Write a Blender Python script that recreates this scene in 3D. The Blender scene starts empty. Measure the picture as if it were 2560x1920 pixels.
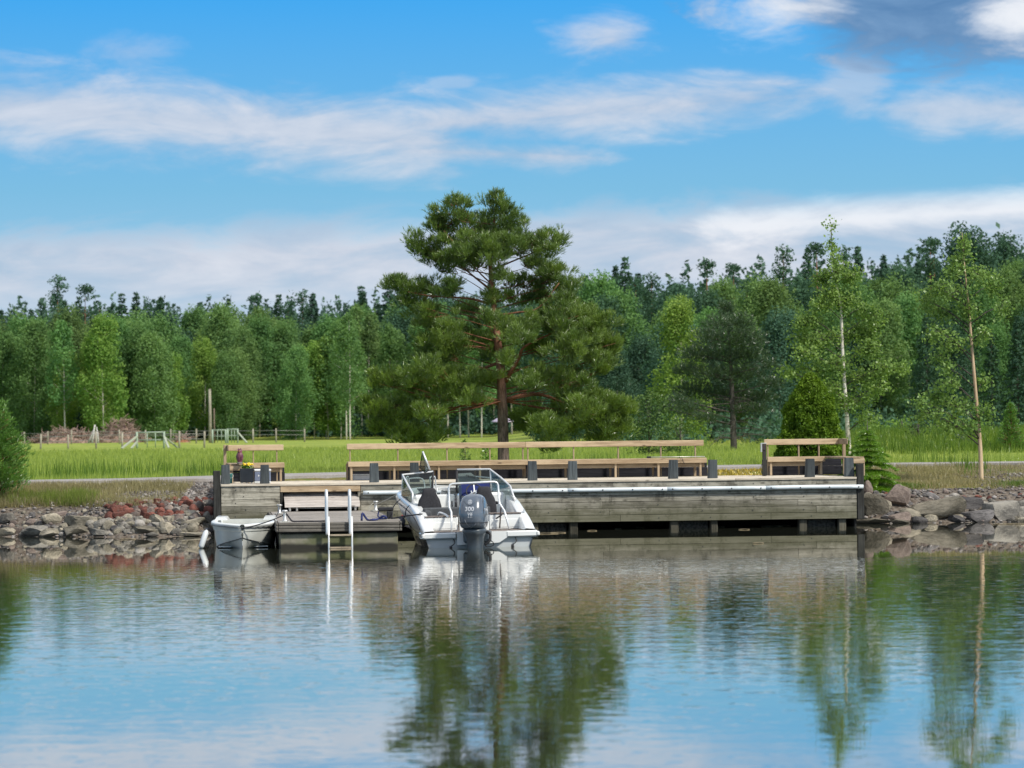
import bpy, math, random
import numpy as np
from mathutils import Vector, Matrix
R = math.radians
PI = math.pi
rng = np.random.default_rng(7)
random.seed(11)
SC = bpy.context.scene
COL = SC.collection

# ------------------------------------------------------------------ measuring helpers
# The camera stands on the opposite shore, 2.25 m above the water, long lens, rolled 0.6 deg.
FPX, EYE, ROLL, HYP = 8500.0, 2.25, R(0.6), 125.0
_c, _s = math.cos(ROLL), math.sin(ROLL)

def ray(px, py):
    x = px - 1280; y = py - 960
    return (x*_c - y*_s)/FPX, -((x*_s + y*_c) - HYP)/FPX

class Frame:
    """a local frame standing on the water plane: x along, y away from the camera side, z up"""
    def __init__(f, x, y, yaw):
        f.x, f.y, f.yaw = x, y, yaw
        f.a = (math.cos(yaw), math.sin(yaw)); f.b = (-math.sin(yaw), math.cos(yaw))
    def at(f, px, py, t):
        k, m = ray(px, py)
        d = (t + f.x*f.b[0] + f.y*f.b[1])/(k*f.b[0] + f.b[1])
        return Vector(((k*d - f.x)*f.a[0] + (d - f.y)*f.a[1], t, EYE + m*d))
    def w(f, x, y, z=0):
        return Vector((f.x + x*f.a[0] + y*f.b[0], f.y + x*f.a[1] + y*f.b[1], z))

def at(px, py, d):
    k, m = ray(px, py)
    return Vector((k*d, d, EYE + m*d))

# ------------------------------------------------------------------ objects
def link(o, parent=None):
    COL.objects.link(o)
    if parent: o.parent = parent
    return o

def tag(o, label=None, cat=None, group=None, kind=None):
    if label: o['label'] = label
    if cat: o['category'] = cat
    if group: o['group'] = group
    if kind: o['kind'] = kind
    return o

def thing(name, label, cat, loc=(0, 0, 0), rz=0, group=None):
    o = bpy.data.objects.new(name, None)
    o.empty_display_size = .2
    o.location = loc; o.rotation_euler = (0, 0, rz)
    link(o)
    return tag(o, label, cat, group)

class MB:
    """collects geometry for ONE mesh"""
    def __init__(s):
        s.v = []; s.f = []; s.t = []; s.sm = []
    def add(s, vs, fs, tint=.5, smooth=False):
        n = len(s.v)
        s.v.extend([tuple(p) for p in vs])
        for f in fs:
            s.f.append(tuple(n + i for i in f)); s.t.append(tint); s.sm.append(smooth)
        return s
    def box(s, x0, x1, y0, y1, z0, z1, tint=.5, bev=0.0, M=None):
        if bev <= 0:
            vs = [Vector((x, y, z)) for z in (z0, z1) for y in (y0, y1) for x in (x0, x1)]
            fs = [(0, 2, 3, 1), (4, 5, 7, 6), (0, 1, 5, 4), (1, 3, 7, 5), (3, 2, 6, 7), (2, 0, 4, 6)]
        else:
            b = min(bev, (x1-x0)*.45, (y1-y0)*.45, (z1-z0)*.45)
            vs = []; idx = {}
            for iz, z in enumerate((z0, z1)):
                for iy, y in enumerate((y0, y1)):
                    for ix, x in enumerate((x0, x1)):
                        sx, sy, sz = (1 if ix == 0 else -1), (1 if iy == 0 else -1), (1 if iz == 0 else -1)
                        idx[(ix, iy, iz)] = len(vs)
                        vs += [Vector((x, y+sy*b, z+sz*b)), Vector((x+sx*b, y, z+sz*b)), Vector((x+sx*b, y+sy*b, z))]
            g = lambda ix, iy, iz, a: idx[(ix, iy, iz)] + a
            fs = []
            for ix in (0, 1): fs.append([g(ix, 0, 0, 0), g(ix, 1, 0, 0), g(ix, 1, 1, 0), g(ix, 0, 1, 0)])
            for iy in (0, 1): fs.append([g(0, iy, 0, 1), g(1, iy, 0, 1), g(1, iy, 1, 1), g(0, iy, 1, 1)])
            for iz in (0, 1): fs.append([g(0, 0, iz, 2), g(1, 0, iz, 2), g(1, 1, iz, 2), g(0, 1, iz, 2)])
            for ix in (0, 1):
                for iy in (0, 1): fs.append([g(ix, iy, 0, 0), g(ix, iy, 1, 0), g(ix, iy, 1, 1), g(ix, iy, 0, 1)])
                for iz in (0, 1): fs.append([g(ix, 0, iz, 0), g(ix, 1, iz, 0), g(ix, 1, iz, 2), g(ix, 0, iz, 2)])
            for iy in (0, 1):
                for iz in (0, 1): fs.append([g(0, iy, iz, 1), g(1, iy, iz, 1), g(1, iy, iz, 2), g(0, iy, iz, 2)])
            for k in idx.values(): fs.append([k, k+1, k+2])
        if M is not None: vs = [M @ v for v in vs]
        c = sum(vs, Vector())/len(vs)
        out = []
        for f in fs:
            p = [vs[i] for i in f]
            n = (p[1]-p[0]).cross(p[2]-p[0])
            fc = sum(p, Vector())/len(p)
            out.append(tuple(f) if n.dot(fc-c) > 0 else tuple(reversed(f)))
        return s.add(vs, out, tint)
    def bar(s, p, q, w, h, tint=.5, up=(0, 0, 1), bev=0):
        """box beam from p to q"""
        p, q = Vector(p), Vector(q)
        d = q-p; L = d.length; d.normalize()
        up = Vector(up)
        if abs(d.dot(up)) > .95: up = Vector((0, 1, 0))
        x = d; y = up.cross(x).normalized(); z = x.cross(y)
        M = Matrix(((x.x, y.x, z.x, p.x), (x.y, y.y, z.y, p.y), (x.z, y.z, z.z, p.z), (0, 0, 0, 1)))
        return s.box(0, L, -w/2, w/2, -h/2, h/2, tint, bev, M)
    def tube(s, pts, r, seg=8, tint=.5, caps=True, smooth=True):
        P = [Vector(p) for p in pts]; n = len(P)
        rr = r if isinstance(r, (list, tuple)) else [r]*n
        T = []
        for i in range(n):
            a = P[max(i-1, 0)]; b = P[min(i+1, n-1)]
            t = (b-a)
            T.append(t.normalized() if t.length > 1e-9 else Vector((0, 0, 1)))
        u = Vector((0, 0, 1)) if abs(T[0].z) < .9 else Vector((1, 0, 0))
        u = (u - T[0]*u.dot(T[0])).normalized()
        vs = []
        for i in range(n):
            u = u - T[i]*u.dot(T[i])
            u = u.normalized() if u.length > 1e-6 else T[i].orthogonal().normalized()
            w = T[i].cross(u)
            for k in range(seg):
                a = 2*PI*k/seg
                vs.append(P[i] + (u*math.cos(a) + w*math.sin(a))*rr[i])
        fs = [(i*seg+k, i*seg+(k+1) % seg, (i+1)*seg+(k+1) % seg, (i+1)*seg+k) for i in range(n-1) for k in range(seg)]
        if caps:
            fs.append(tuple(range(seg-1, -1, -1))); fs.append(tuple((n-1)*seg+k for k in range(seg)))
        return s.add(vs, fs, tint, smooth)
    def lathe(s, prof, c=(0, 0, 0), seg=16, tint=.5, M=None, smooth=True):
        vs = []
        for r, z in prof:
            for k in range(seg):
                a = 2*PI*k/seg
                v = Vector((r*math.cos(a), r*math.sin(a), z))
                if M is not None: v = M @ v
                vs.append(v + Vector(c))
        n = len(prof)
        fs = [(i*seg+k, i*seg+(k+1) % seg, (i+1)*seg+(k+1) % seg, (i+1)*seg+k) for i in range(n-1) for k in range(seg)]
        fs.append(tuple(range(seg-1, -1, -1))); fs.append(tuple((n-1)*seg+k for k in range(seg)))
        return s.add(vs, fs, tint, smooth)
    def loft(s, secs, closed=True, cap=True, tint=.5, smooth=True):
        m = len(secs[0]); vs = [p for q in secs for p in q]
        fs = []
        for i in range(len(secs)-1):
            for k in range(m if closed else m-1):
                k2 = (k+1) % m
                fs.append((i*m+k, i*m+k2, (i+1)*m+k2, (i+1)*m+k))
        if cap and closed:
            fs.append(tuple(range(m-1, -1, -1))); fs.append(tuple((len(secs)-1)*m+k for k in range(m)))
        return s.add(vs, fs, tint, smooth)
    def prism(s, poly, ext, tint=.5):
        """polygon (3d points) extruded by vector ext"""
        n = len(poly); e = Vector(ext)
        vs = [Vector(p) for p in poly] + [Vector(p)+e for p in poly]
        fs = [tuple(range(n-1, -1, -1)), tuple(range(n, 2*n))] + [(i, (i+1) % n, n+(i+1) % n, n+i) for i in range(n)]
        return s.add(vs, fs, tint)
    def build(s, name, mat, parent=None, loc=None, fixn=False):
        me = bpy.data.meshes.new(name)
        me.from_pydata(s.v, [], s.f)
        me.polygons.foreach_set('use_smooth', s.sm)
        a = me.attributes.new('tint', 'FLOAT', 'FACE'); a.data.foreach_set('value', s.t)
        if fixn:
            import bmesh
            bm = bmesh.new(); bm.from_mesh(me); bmesh.ops.recalc_face_normals(bm, faces=bm.faces); bm.to_mesh(me); bm.free()
        me.materials.append(mat); me.update()
        o = bpy.data.objects.new(name, me)
        if loc is not None: o.location = loc
        return link(o, parent)

def npmesh(name, V, F, mat, tint=None, parent=None, smooth=False, make=True):
    """V (n,3), F (m,k) arrays -> object (or mesh)"""
    V = np.asarray(V, np.float32); F = np.asarray(F, np.int32)
    me = bpy.data.meshes.new(name)
    me.vertices.add(len(V)); me.vertices.foreach_set('co', V.ravel())
    k = F.shape[1]
    me.loops.add(F.size); me.loops.foreach_set('vertex_index', F.ravel())
    me.polygons.add(len(F)); me.polygons.foreach_set('loop_start', np.arange(0, F.size, k, dtype=np.int32))
    me.polygons.foreach_set('loop_total', np.full(len(F), k, np.int32))
    me.polygons.foreach_set('use_smooth', np.full(len(F), smooth))
    if tint is not None:
        a = me.attributes.new('tint', 'FLOAT', 'FACE'); a.data.foreach_set('value', np.asarray(tint, np.float32))
    me.materials.append(mat); me.update(calc_edges=True)
    if not make: return me
    return link(bpy.data.objects.new(name, me), parent)

def smoothpath(pts, n=6):
    """Catmull-Rom through the points"""
    P = [Vector(p) for p in pts]; P = [P[0]*2-P[1]] + P + [P[-1]*2-P[-2]]
    out = []
    for i in range(1, len(P)-2):
        a, b, c, d = P[i-1], P[i], P[i+1], P[i+2]
        for k in range(n):
            t = k/n
            out.append(.5*((2*b) + (c-a)*t + (2*a-5*b+4*c-d)*t*t + (3*b-a-3*c+d)*t**3))
    out.append(P[-2])
    return out

# ------------------------------------------------------------------ materials
class NT:
    def __init__(s, tree): s.t = tree
    def n(s, typ, **kw):
        nd = s.t.nodes.new(typ)
        for k, v in kw.items():
            if k.startswith('i_'): pass
            else: setattr(nd, k, v)
        return nd
    def lk(s, a, b): s.t.links.new(a, b)

class X:
    """math on sockets"""
    def __init__(s, nt, sock): s.nt = nt; s.s = sock
    def _op(s, op, b=None, c=None, clamp=False):
        nd = s.nt.n('ShaderNodeMath', operation=op); nd.use_clamp = clamp
        s.nt.lk(s.s, nd.inputs[0])
        for i, q in ((1, b), (2, c)):
            if q is None: continue
            if isinstance(q, X): s.nt.lk(q.s, nd.inputs[i])
            else: nd.inputs[i].default_value = q
        return X(s.nt, nd.outputs[0])
    def __add__(s, b): return s._op('ADD', b)
    __radd__ = __add__
    def __sub__(s, b): return s._op('SUBTRACT', b)
    def __rsub__(s, b): return (s*-1)+b
    def __mul__(s, b): return s._op('MULTIPLY', b)
    __rmul__ = __mul__
    def __truediv__(s, b): return s._op('DIVIDE', b)
    def abs(s): return s._op('ABSOLUTE')
    def max(s, b): return s._op('MAXIMUM', b)
    def min(s, b): return s._op('MINIMUM', b)
    def pow(s, b): return s._op('POWER', b)
    def sat(s): return s._op('ADD', 0.0, clamp=True)
    def sstep(s, a, b):
        nd = s.nt.n('ShaderNodeMapRange', interpolation_type='SMOOTHSTEP')
        s.nt.lk(s.s, nd.inputs[0]); nd.inputs[1].default_value = a; nd.inputs[2].default_value = b
        return X(s.nt, nd.outputs[0])

def mixc(nt, fac, a, b, mode='MIX'):
    nd = nt.n('ShaderNodeMix', data_type='RGBA', blend_type=mode)
    for i, q in ((0, fac), (6, a), (7, b)):
        if isinstance(q, X): nt.lk(q.s, nd.inputs[i])
        elif isinstance(q, bpy.types.NodeSocket): nt.lk(q, nd.inputs[i])
        elif isinstance(q, (tuple, list)): nd.inputs[i].default_value = (*q, 1) if len(q) == 3 else q
        else: nd.inputs[i].default_value = q
    return nd.outputs[2]

def noise(nt, vec, scale, detail=3, rough=.55, mp=None, dist=0, out=0):
    if mp:
        m = nt.n('ShaderNodeMapping'); m.inputs['Scale'].default_value = mp
        nt.lk(vec, m.inputs[0]); vec = m.outputs[0]
    nd = nt.n('ShaderNodeTexNoise'); nd.inputs['Scale'].default_value = scale
    nd.inputs['Detail'].default_value = detail; nd.inputs['Roughness'].default_value = rough
    nd.inputs['Distortion'].default_value = dist
    nt.lk(vec, nd.inputs[0])
    return X(nt, nd.outputs[out])

def new_mat(name):
    m = bpy.data.materials.new(name); m.use_nodes = True
    t = m.node_tree; t.nodes.clear(); nt = NT(t)
    out = nt.n('ShaderNodeOutputMaterial'); bs = nt.n('ShaderNodeBsdfPrincipled')
    nt.lk(bs.outputs[0], out.inputs[0])
    co = nt.n('ShaderNodeTexCoord')
    return m, nt, bs, co.outputs['Object'], out

def attr(nt, name='tint'):
    return X(nt, nt.n('ShaderNodeAttribute', attribute_name=name).outputs['Fac'])

def bump(nt, bs, h, strength=.3, dist=.02):
    b = nt.n('ShaderNodeBump'); b.inputs['Strength'].default_value = strength; b.inputs['Distance'].default_value = dist
    nt.lk(h.s, b.inputs['Height']); nt.lk(b.outputs[0], bs.inputs['Normal'])

def simple(name, col, rough=.5, metal=0, var=.15, scale=6, spec=.5, coat=0, bumpk=0, dirt=None):
    m, nt, bs, v, out = new_mat(name)
    n = noise(nt, v, scale, 4)
    dark = tuple(c*(1-var) for c in col); light = tuple(min(1, c*(1+var)) for c in col)
    c = mixc(nt, n.sstep(.3, .7), dark, light)
    if dirt:
        d = noise(nt, v, scale*.35, 6, .65).sstep(.48, .75)
        c = mixc(nt, d*.55, c, dirt)
    nt.lk(c, bs.inputs['Base Color'])
    r = n*.16 + (rough-.08); nt.lk(r.s, bs.inputs['Roughness'])
    bs.inputs['Metallic'].default_value = metal; bs.inputs['Specular IOR Level'].default_value = spec
    bs.inputs['Coat Weight'].default_value = coat
    if bumpk: bump(nt, bs, noise(nt, v, scale*8, 3), bumpk, .01)
    return m

def wood(name, dark, light, axis=0, knots=True, rough=.8, alg=None, algz=None, stain=.5):
    m, nt, bs, v, out = new_mat(name)
    sc = [14, 14, 14]; sc[axis] = .9
    t = attr(nt)
    off = nt.n('ShaderNodeVectorMath', operation='ADD')
    cx = nt.n('ShaderNodeCombineXYZ')
    for i in range(3): nt.lk((t*(37.0+11*i)).s, cx.inputs[i])
    nt.lk(v, off.inputs[0]); nt.lk(cx.outputs[0], off.inputs[1])
    vv = off.outputs[0]
    g = noise(nt, vv, 2.2, 6, .65, mp=tuple(sc))
    g2 = noise(nt, vv, 1.3, 3, .6, mp=tuple(q*.25 for q in sc))
    c = mixc(nt, (g*.6+g2*.4).sstep(.36, .62), dark, light)
    c = mixc(nt, 1.0, c, mixc(nt, t, (.62, .62, .62), (1.25, 1.25, 1.25)), 'MULTIPLY')
    st = noise(nt, v, 2.3, 6, .75).sstep(.46, .66)
    c = mixc(nt, st*stain, c, tuple(q*.42 for q in dark))
    if knots:
        sk = [6, 6, 6]; sk[axis] = 2.2
        vo = nt.n('ShaderNodeTexVoronoi'); mp = nt.n('ShaderNodeMapping'); mp.inputs['Scale'].default_value = sk
        nt.lk(vv, mp.inputs[0]); nt.lk(mp.outputs[0], vo.inputs['Vector']); vo.inputs['Scale'].default_value = 1.0
        k = 1.0 - X(nt, vo.outputs['Distance']).sstep(.07, .19)
        c = mixc(nt, k*.75, c, tuple(q*.3 for q in dark))
    if alg:
        z = nt.n('ShaderNodeSeparateXYZ'); nt.lk(v, z.inputs[0])
        zz = X(nt, z.outputs[2]) + (noise(nt, v, 3, 4)-.5)*.35
        c = mixc(nt, (1.0-zz.sstep(algz[0], algz[1]))*.8, c, alg)
    nt.lk(c, bs.inputs['Base Color']); bs.inputs['Roughness'].default_value = rough
    bs.inputs['Specular IOR Level'].default_value = .25
    bump(nt, bs, g, .5, .006)
    return m

def leafmat(name, lo, hi, trans=.35, rough=.55, rnd=.35, objrnd=.25, gloss=.06):
    m = bpy.data.materials.new(name); m.use_nodes = True
    t = m.node_tree; t.nodes.clear(); nt = NT(t)
    out = nt.n('ShaderNodeOutputMaterial')
    a = attr(nt)
    oi = nt.n('ShaderNodeObjectInfo')
    geo = nt.n('ShaderNodeTexCoord').outputs['Object']
    cl = noise(nt, geo, .9, 3, .6)
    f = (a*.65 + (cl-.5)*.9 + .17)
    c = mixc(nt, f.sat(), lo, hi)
    br = X(nt, oi.outputs['Random'])*objrnd*2 + (1-objrnd)
    hs = nt.n('ShaderNodeHueSaturation'); nt.lk(c, hs.inputs['Color']); nt.lk(br.s, hs.inputs['Value'])
    hu = (X(nt, oi.outputs['Random'])*7.31)._op('FRACT')*.05*objrnd*4 + (.5-.025*objrnd*4)
    nt.lk(hu.s, hs.inputs['Hue'])
    di = nt.n('ShaderNodeBsdfDiffuse'); tr = nt.n('ShaderNodeBsdfTranslucent'); gl = nt.n('ShaderNodeBsdfGlossy')
    gl.inputs['Roughness'].default_value = .35
    nt.lk(hs.outputs[0], di.inputs[0])
    tc = mixc(nt, .5, hs.outputs[0], mixc(nt, 1.0, hs.outputs[0], (1.5, 1.6, .5), 'MULTIPLY'))
    nt.lk(tc, tr.inputs[0])
    m1 = nt.n('ShaderNodeMixShader'); m1.inputs[0].default_value = trans
    nt.lk(di.outputs[0], m1.inputs[1]); nt.lk(tr.outputs[0], m1.inputs[2])
    m2 = nt.n('ShaderNodeMixShader'); m2.inputs[0].default_value = gloss
    nt.lk(m1.outputs[0], m2.inputs[1]); nt.lk(gl.outputs[0], m2.inputs[2])
    nt.lk(m2.outputs[0], out.inputs[0])
    return m
# ================================================================== camera, light, sky
cam = bpy.data.cameras.new('camera'); co = bpy.data.objects.new('camera', cam); COL.objects.link(co)
cam.sensor_width = 36; cam.lens = FPX/2560*36; cam.clip_end = 6000; cam.clip_start = .5
co.matrix_world = Matrix.Translation((0, 0, EYE)) @ Matrix.Rotation(R(90)+math.atan(HYP/FPX), 4, 'X') @ Matrix.Rotation(-ROLL, 4, 'Z')
SC.camera = co
cam.dof.use_dof = True; cam.dof.focus_distance = 77; cam.dof.aperture_fstop = 2.8
SC.view_settings.view_transform = 'Standard'; SC.view_settings.look = 'None'; SC.view_settings.exposure = 0
SC.cycles.max_bounces = 8; SC.cycles.transparent_max_bounces = 8; SC.cycles.caustics_reflective = False; SC.cycles.caustics_refractive = False

SUN_EL, SUN_AZ = R(46), R(128)          # azimuth clockwise from +Y (the viewing direction): behind and right of the camera
sd = Vector((math.sin(SUN_AZ)*math.cos(SUN_EL), math.cos(SUN_AZ)*math.cos(SUN_EL), math.sin(SUN_EL)))
L = bpy.data.lights.new('sun', 'SUN'); L.energy = 4.6; L.angle = R(5); L.color = (1, .95, .86)
lo = bpy.data.objects.new('sun', L); COL.objects.link(lo)
lo.rotation_euler = (-sd).to_track_quat('-Z', 'Y').to_euler()

W = bpy.data.worlds.new('World'); SC.world = W; W.use_nodes = True
W.node_tree.nodes.clear(); nt = NT(W.node_tree)
wo = nt.n('ShaderNodeOutputWorld'); bg = nt.n('ShaderNodeBackground'); bg.inputs[1].default_value = .1
nt.lk(bg.outputs[0], wo.inputs[0])
g = nt.n('ShaderNodeTexCoord').outputs['Generated']
sp = nt.n('ShaderNodeSeparateXYZ'); nt.lk(g, sp.inputs[0])
gx, gy, gz = (X(nt, sp.outputs[i]) for i in range(3))
zz = gz.max(0.0)
cb = nt.n('ShaderNodeCombineXYZ'); nt.lk(gx.s, cb.inputs[0]); nt.lk(gy.s, cb.inputs[1]); nt.lk((zz*4.2+.22).s, cb.inputs[2])
nm = nt.n('ShaderNodeVectorMath', operation='NORMALIZE'); nt.lk(cb.outputs[0], nm.inputs[0])
sky = nt.n('ShaderNodeTexSky', sky_type='NISHITA'); sky.sun_disc = False
sky.sun_elevation = SUN_EL; sky.sun_rotation = SUN_AZ; sky.air_density = 1.0; sky.dust_density = .4; sky.ozone_density = 2.0
nt.lk(nm.outputs[0], sky.inputs[0])
hs = nt.n('ShaderNodeHueSaturation'); hs.inputs['Saturation'].default_value = 1.1; hs.inputs['Value'].default_value = 1.7
nt.lk(sky.outputs[0], hs.inputs['Color'])
# towards the horizon the clear northern summer sky pales from azure to a milky blue
rp = nt.n('ShaderNodeValToRGB'); nt.lk((zz*5.0).sat().s, rp.inputs[0])
el = rp.color_ramp.elements; el[0].position = 0; el[0].color = (.47, .60, .75, 1); el[1].position = 1; el[1].color = (.22, .50, .84, 1)
for p_, c_ in ((.2, (.36, .60, .79)), (.36, (.21, .515, .77)), (.64, (.06, .40, .88))):
    e_ = el.new(p_); e_.color = (*c_, 1)
low = mixc(nt, 1.0, rp.outputs[0], (10, 10, 10), 'MULTIPLY')
skyc = mixc(nt, zz.sstep(.16, .5), low, hs.outputs[0])
# clouds: bands of stratocumulus fixed in direction (U azimuth, V elevation)
ym = gy.max(.08)
U = gx/ym*8.5; V = gz/ym*8.5
cv = nt.n('ShaderNodeCombineXYZ'); nt.lk((U*.8).s, cv.inputs[0]); nt.lk((V*2.6).s, cv.inputs[1])
n1 = noise(nt, cv.outputs[0], 3.0, 8, .62, dist=.6) - .5
n2 = noise(nt, cv.outputs[0], 9.0, 6, .62, dist=.3) - .5
nn = n1*1.6 + n2*.5
front = gy.sstep(.1, .3)
def band(uc, slope, vc, half, u0, u1, soft=.25, k=1.7, edge=.12):
    d = (V - (U*slope + vc)).abs()/half
    m = (1.0 - d) + nn*k
    e = U.sstep(u0-soft, u0+soft) * (1.0-U.sstep(u1-soft, u1+soft))
    return (m - (1.0-e)*2.2).sstep(-.35, 1.15)
def blob(u, v, ru, rv, k=1.5, a=-.15, b=.7):
    du = (U-u)/ru; dv = (V-v)/rv
    d = (du*du + dv*dv).pow(.5)
    return ((1.0-d) + nn*k).sstep(a, b)
A = band(0, -.095, .715, .115, -2.6, .05, .28)
A2 = band(0, -.05, .70, .04, -.4, .3, .2)
B = band(0, .07, .79, .078, -.45, .92, .3)
B2 = band(0, 0, .80, .075, .85, 2.4, .25)*.85
E1 = band(0, .05, .485, .05, .42, 2.4, .12)
C1 = blob(.26, .985, .12, .055, 2.0, -.3, 1.2)*.9; C2 = blob(-.95, .965, .12, .05, 1.8, -.3, 1.2)*.4; C3 = blob(-.14, .88, .07, .02)*.4
lowtop = V - (U*.03 + .54)
Clow = (1.0-(lowtop + nn*.12).sstep(-.05, .05))*(V.sstep(.12, .46)*.66+.26)*((n1*1.5+.92).sat())
W1 = blob(.86, .86, .12, .10)*.6
D = blob(1.08, 1.06, .58, .17, 1.25, -.15, .55)
Dw = blob(.67, 1.05, .16, .12, 2.0, -.4, 1.3).max(blob(1.30, 1.05, .15, .09, 2.0, -.3, 1.2))
# everything above the picture: loose fair-weather cumulus for the light and the reflections
hi = (noise(nt, g, 3.0, 5, .55)).sstep(.36, .56)*gz.sstep(.125, .24)*.88
lowc = A.max(A2).max(B).max(B2).max(C1).max(C2).max(C3).max(W1)*.85
lowc = lowc.max(Clow)*front
shade = (nn*1.3 + .5).sat()
ccol = mixc(nt, shade, (4.5, 5.3, 6.7), (7.5, 7.7, 8.4))
col = mixc(nt, lowc.sat(), skyc, ccol); col = mixc(nt, hi.sat(), col, (9.5, 9.6, 9.9))
col = mixc(nt, (D*front*.92).sat(), col, mixc(nt, shade, (.8, 1.9, 3.9), (2.2, 3.7, 5.9)))
col = mixc(nt, (Dw.max(E1*.85)*front*.9).sat(), col, (9.2, 9.4, 9.8))
nt.lk(col, bg.inputs[0])

# ================================================================== terrain
PATH = [(-400, 80, 1.12), (-60, 82, 1.15), (-14, 83, 1.16), (-10.8, 83.5, 1.17), (-7.3, 84.4, 1.18), (-5, 88, 1.21), (-2, 90.5, 1.22), (1.5, 92, 1.23), (6.3, 94.2, 1.25), (9.9, 95.8, 1.25), (13.7, 96.2, 1.25), (60, 97, 1.25), (400, 98, 1.25)]
PX = np.array([p[0] for p in PATH]); PY = np.array([p[1] for p in PATH]); PZ = np.array([p[2] for p in PATH])
_qx = np.concatenate([np.arange(-400, -24, 8), np.arange(-24, 24, .4), np.arange(24, 401, 8)]).astype(float)
def _sm(Q):
    return np.array([np.mean(np.interp(x + np.linspace(-1.8, 1.8, 13), PX, Q)) for x in _qx])
PY, PZ = _sm(PY), _sm(PZ); PX = _qx
def path_y(x): return np.interp(x, PX, PY)
SHX = [-400, -60, -16, -13, -11.3, -9, -7.3, -6.6, -5.5, 6.5, 8.0, 8.8, 9.8, 12, 16, 60, 400]
SHY = [79, 79.5, 79.3, 78.9, 78.4, 77.3, 77.3, 78.6, 80.8, 83.0, 82.6, 81.9, 82.0, 82.2, 82.6, 84, 84]
def shore_y(x): return np.interp(x, SHX, SHY)
def hash2(x, y, s=1.0):
    return (np.sin(x*1.7*s+y*.9*s)+np.sin(x*.63*s-y*1.31*s+1.7)+np.sin(x*2.9*s+y*2.3*s+.4)*.5)/2.5
def hill(x, y):
    a = np.clip((y-380)/260., 0, 1)
    h = 7.0*a
    r = np.clip((x/np.maximum(y, 1)-.0)/.14, -1, 1.3)          # to the right the land climbs sooner and higher
    b = np.clip((y-190)/190., 0, 1)*np.clip(r+.05, 0, 1.3)
    return h + b*6.5
def zg(x, y):
    x = np.asarray(x, float); y = np.asarray(y, float)
    sy = shore_y(x); py = path_y(x); pz = np.interp(x, PX, PZ)
    q = y - sy
    rise = np.where(q < 0, q*.6, np.where(q < 1.7, q*.42, .714 + (pz-.03-.714)*np.clip((q-1.7)/np.maximum(py-sy-1.7, .5), 0, 1)**.85))
    rise = np.where((q > .1) & (y < py), rise + hash2(x, y, 2.2)*.03, rise)
    f = pz - .05 + np.clip(y-py, 0, 1e9)*.0014
    f = f + .35*np.clip((y-230)/150., 0, 1) + hash2(x, y, .12)*.05
    # rough grassy bank far right behind the field
    bank = np.clip((x-8.2-(y-110)*.05)/4, 0, 1)*np.exp(-((y-135)/14.)**2)*.75
    f = f + bank*(1+.25*hash2(x, y, .8)) + hill(x, y)
    return np.where(y < py, np.maximum(rise, -2.0), f)
def gz1(x, y): return float(zg(x, y))
def onground(px, py, dz=0.0):
    """where the sight line through a photo pixel meets the bank"""
    k, m = ray(px, py); d = 72.0
    while d < 400 and EYE + m*d > gz1(k*d, d)+dz: d += .1 if d < 110 else 1
    return Vector((k*d, d, gz1(k*d, d)))

def axis(lst):
    out = []
    for a, b, st in lst: out += list(np.arange(a, b, st))
    return np.array(out + [lst[-1][1]])
gxs = axis([(-900, -120, 60), (-120, -30, 6), (-30, -15, 1.0), (-15, 16, .3), (16, 36, 1.0), (36, 120, 6), (120, 900, 60)])
gys = axis([(72, 77, 1.0), (77, 98, .3), (98, 180, 2.0), (180, 420, 8), (420, 1000, 40), (1000, 3200, 200)])
GX, GY = np.meshgrid(gxs, gys)
GZ = zg(GX, GY)
nxg, nyg = len(gxs), len(gys)
idx = np.arange(nxg*nyg).reshape(nyg, nxg)
Fg = np.stack([idx[:-1, :-1], idx[:-1, 1:], idx[1:, 1:], idx[1:, :-1]], -1).reshape(-1, 4)

def ground_mat():
    m, nt, bs, v, out = new_mat('ground')
    zn = nt.n('ShaderNodeAttribute', attribute_name='zone'); sp = nt.n('ShaderNodeSeparateColor'); nt.lk(zn.outputs['Color'], sp.inputs[0])
    fld, dry, stony = (X(nt, sp.outputs[i]) for i in range(3))
    nA = noise(nt, v, 1.2, 6, .65); nB = noise(nt, v, 9, 5, .65); nC = noise(nt, v, .12, 4, .6)
    soil = mixc(nt, nB.sstep(.35, .65), (.075, .058, .045), (.19, .16, .13))
    vo = nt.n('ShaderNodeTexVoronoi'); vo.inputs['Scale'].default_value = 14; nt.lk(v, vo.inputs['Vector'])
    vc = nt.n('ShaderNodeSeparateColor'); nt.lk(vo.outputs['Color'], vc.inputs[0])
    gr = mixc(nt, X(nt, vc.outputs[0]), (.06, .053, .045), (.20, .18, .155))
    soil = mixc(nt, (1.0-X(nt, vo.outputs['Distance']).sstep(.25, .5))*stony, soil, gr)
    dryc = mixc(nt, nB.sstep(.3, .7), (.10, .085, .03), (.24, .20, .075))
    dryc = mixc(nt, nA.sstep(.52, .62)*.7, dryc, (.09, .15, .02))
    c = mixc(nt, (dry + (nA-.5)*.8).sstep(.3, .6), soil, dryc)
    fc = mixc(nt, noise(nt, v, .5, 6, .7, mp=(1, .25, 1)).sstep(.3, .7), (.18, .23, .045), (.33, .36, .08))
    fc = mixc(nt, nC.sstep(.35, .7)*.6, fc, (.15, .25, .03))
    c = mixc(nt, fld, c, fc)
    nt.lk(c, bs.inputs['Base Color']); bs.inputs['Roughness'].default_value = .95; bs.inputs['Specular IOR Level'].default_value = .1
    bump(nt, bs, nB + X(nt, vo.outputs['Distance'])*.5, .8, .03)
    return m
ground = npmesh('ground', np.stack([GX.ravel(), GY.ravel(), GZ.ravel()], -1), Fg, ground_mat(), smooth=True)
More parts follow.
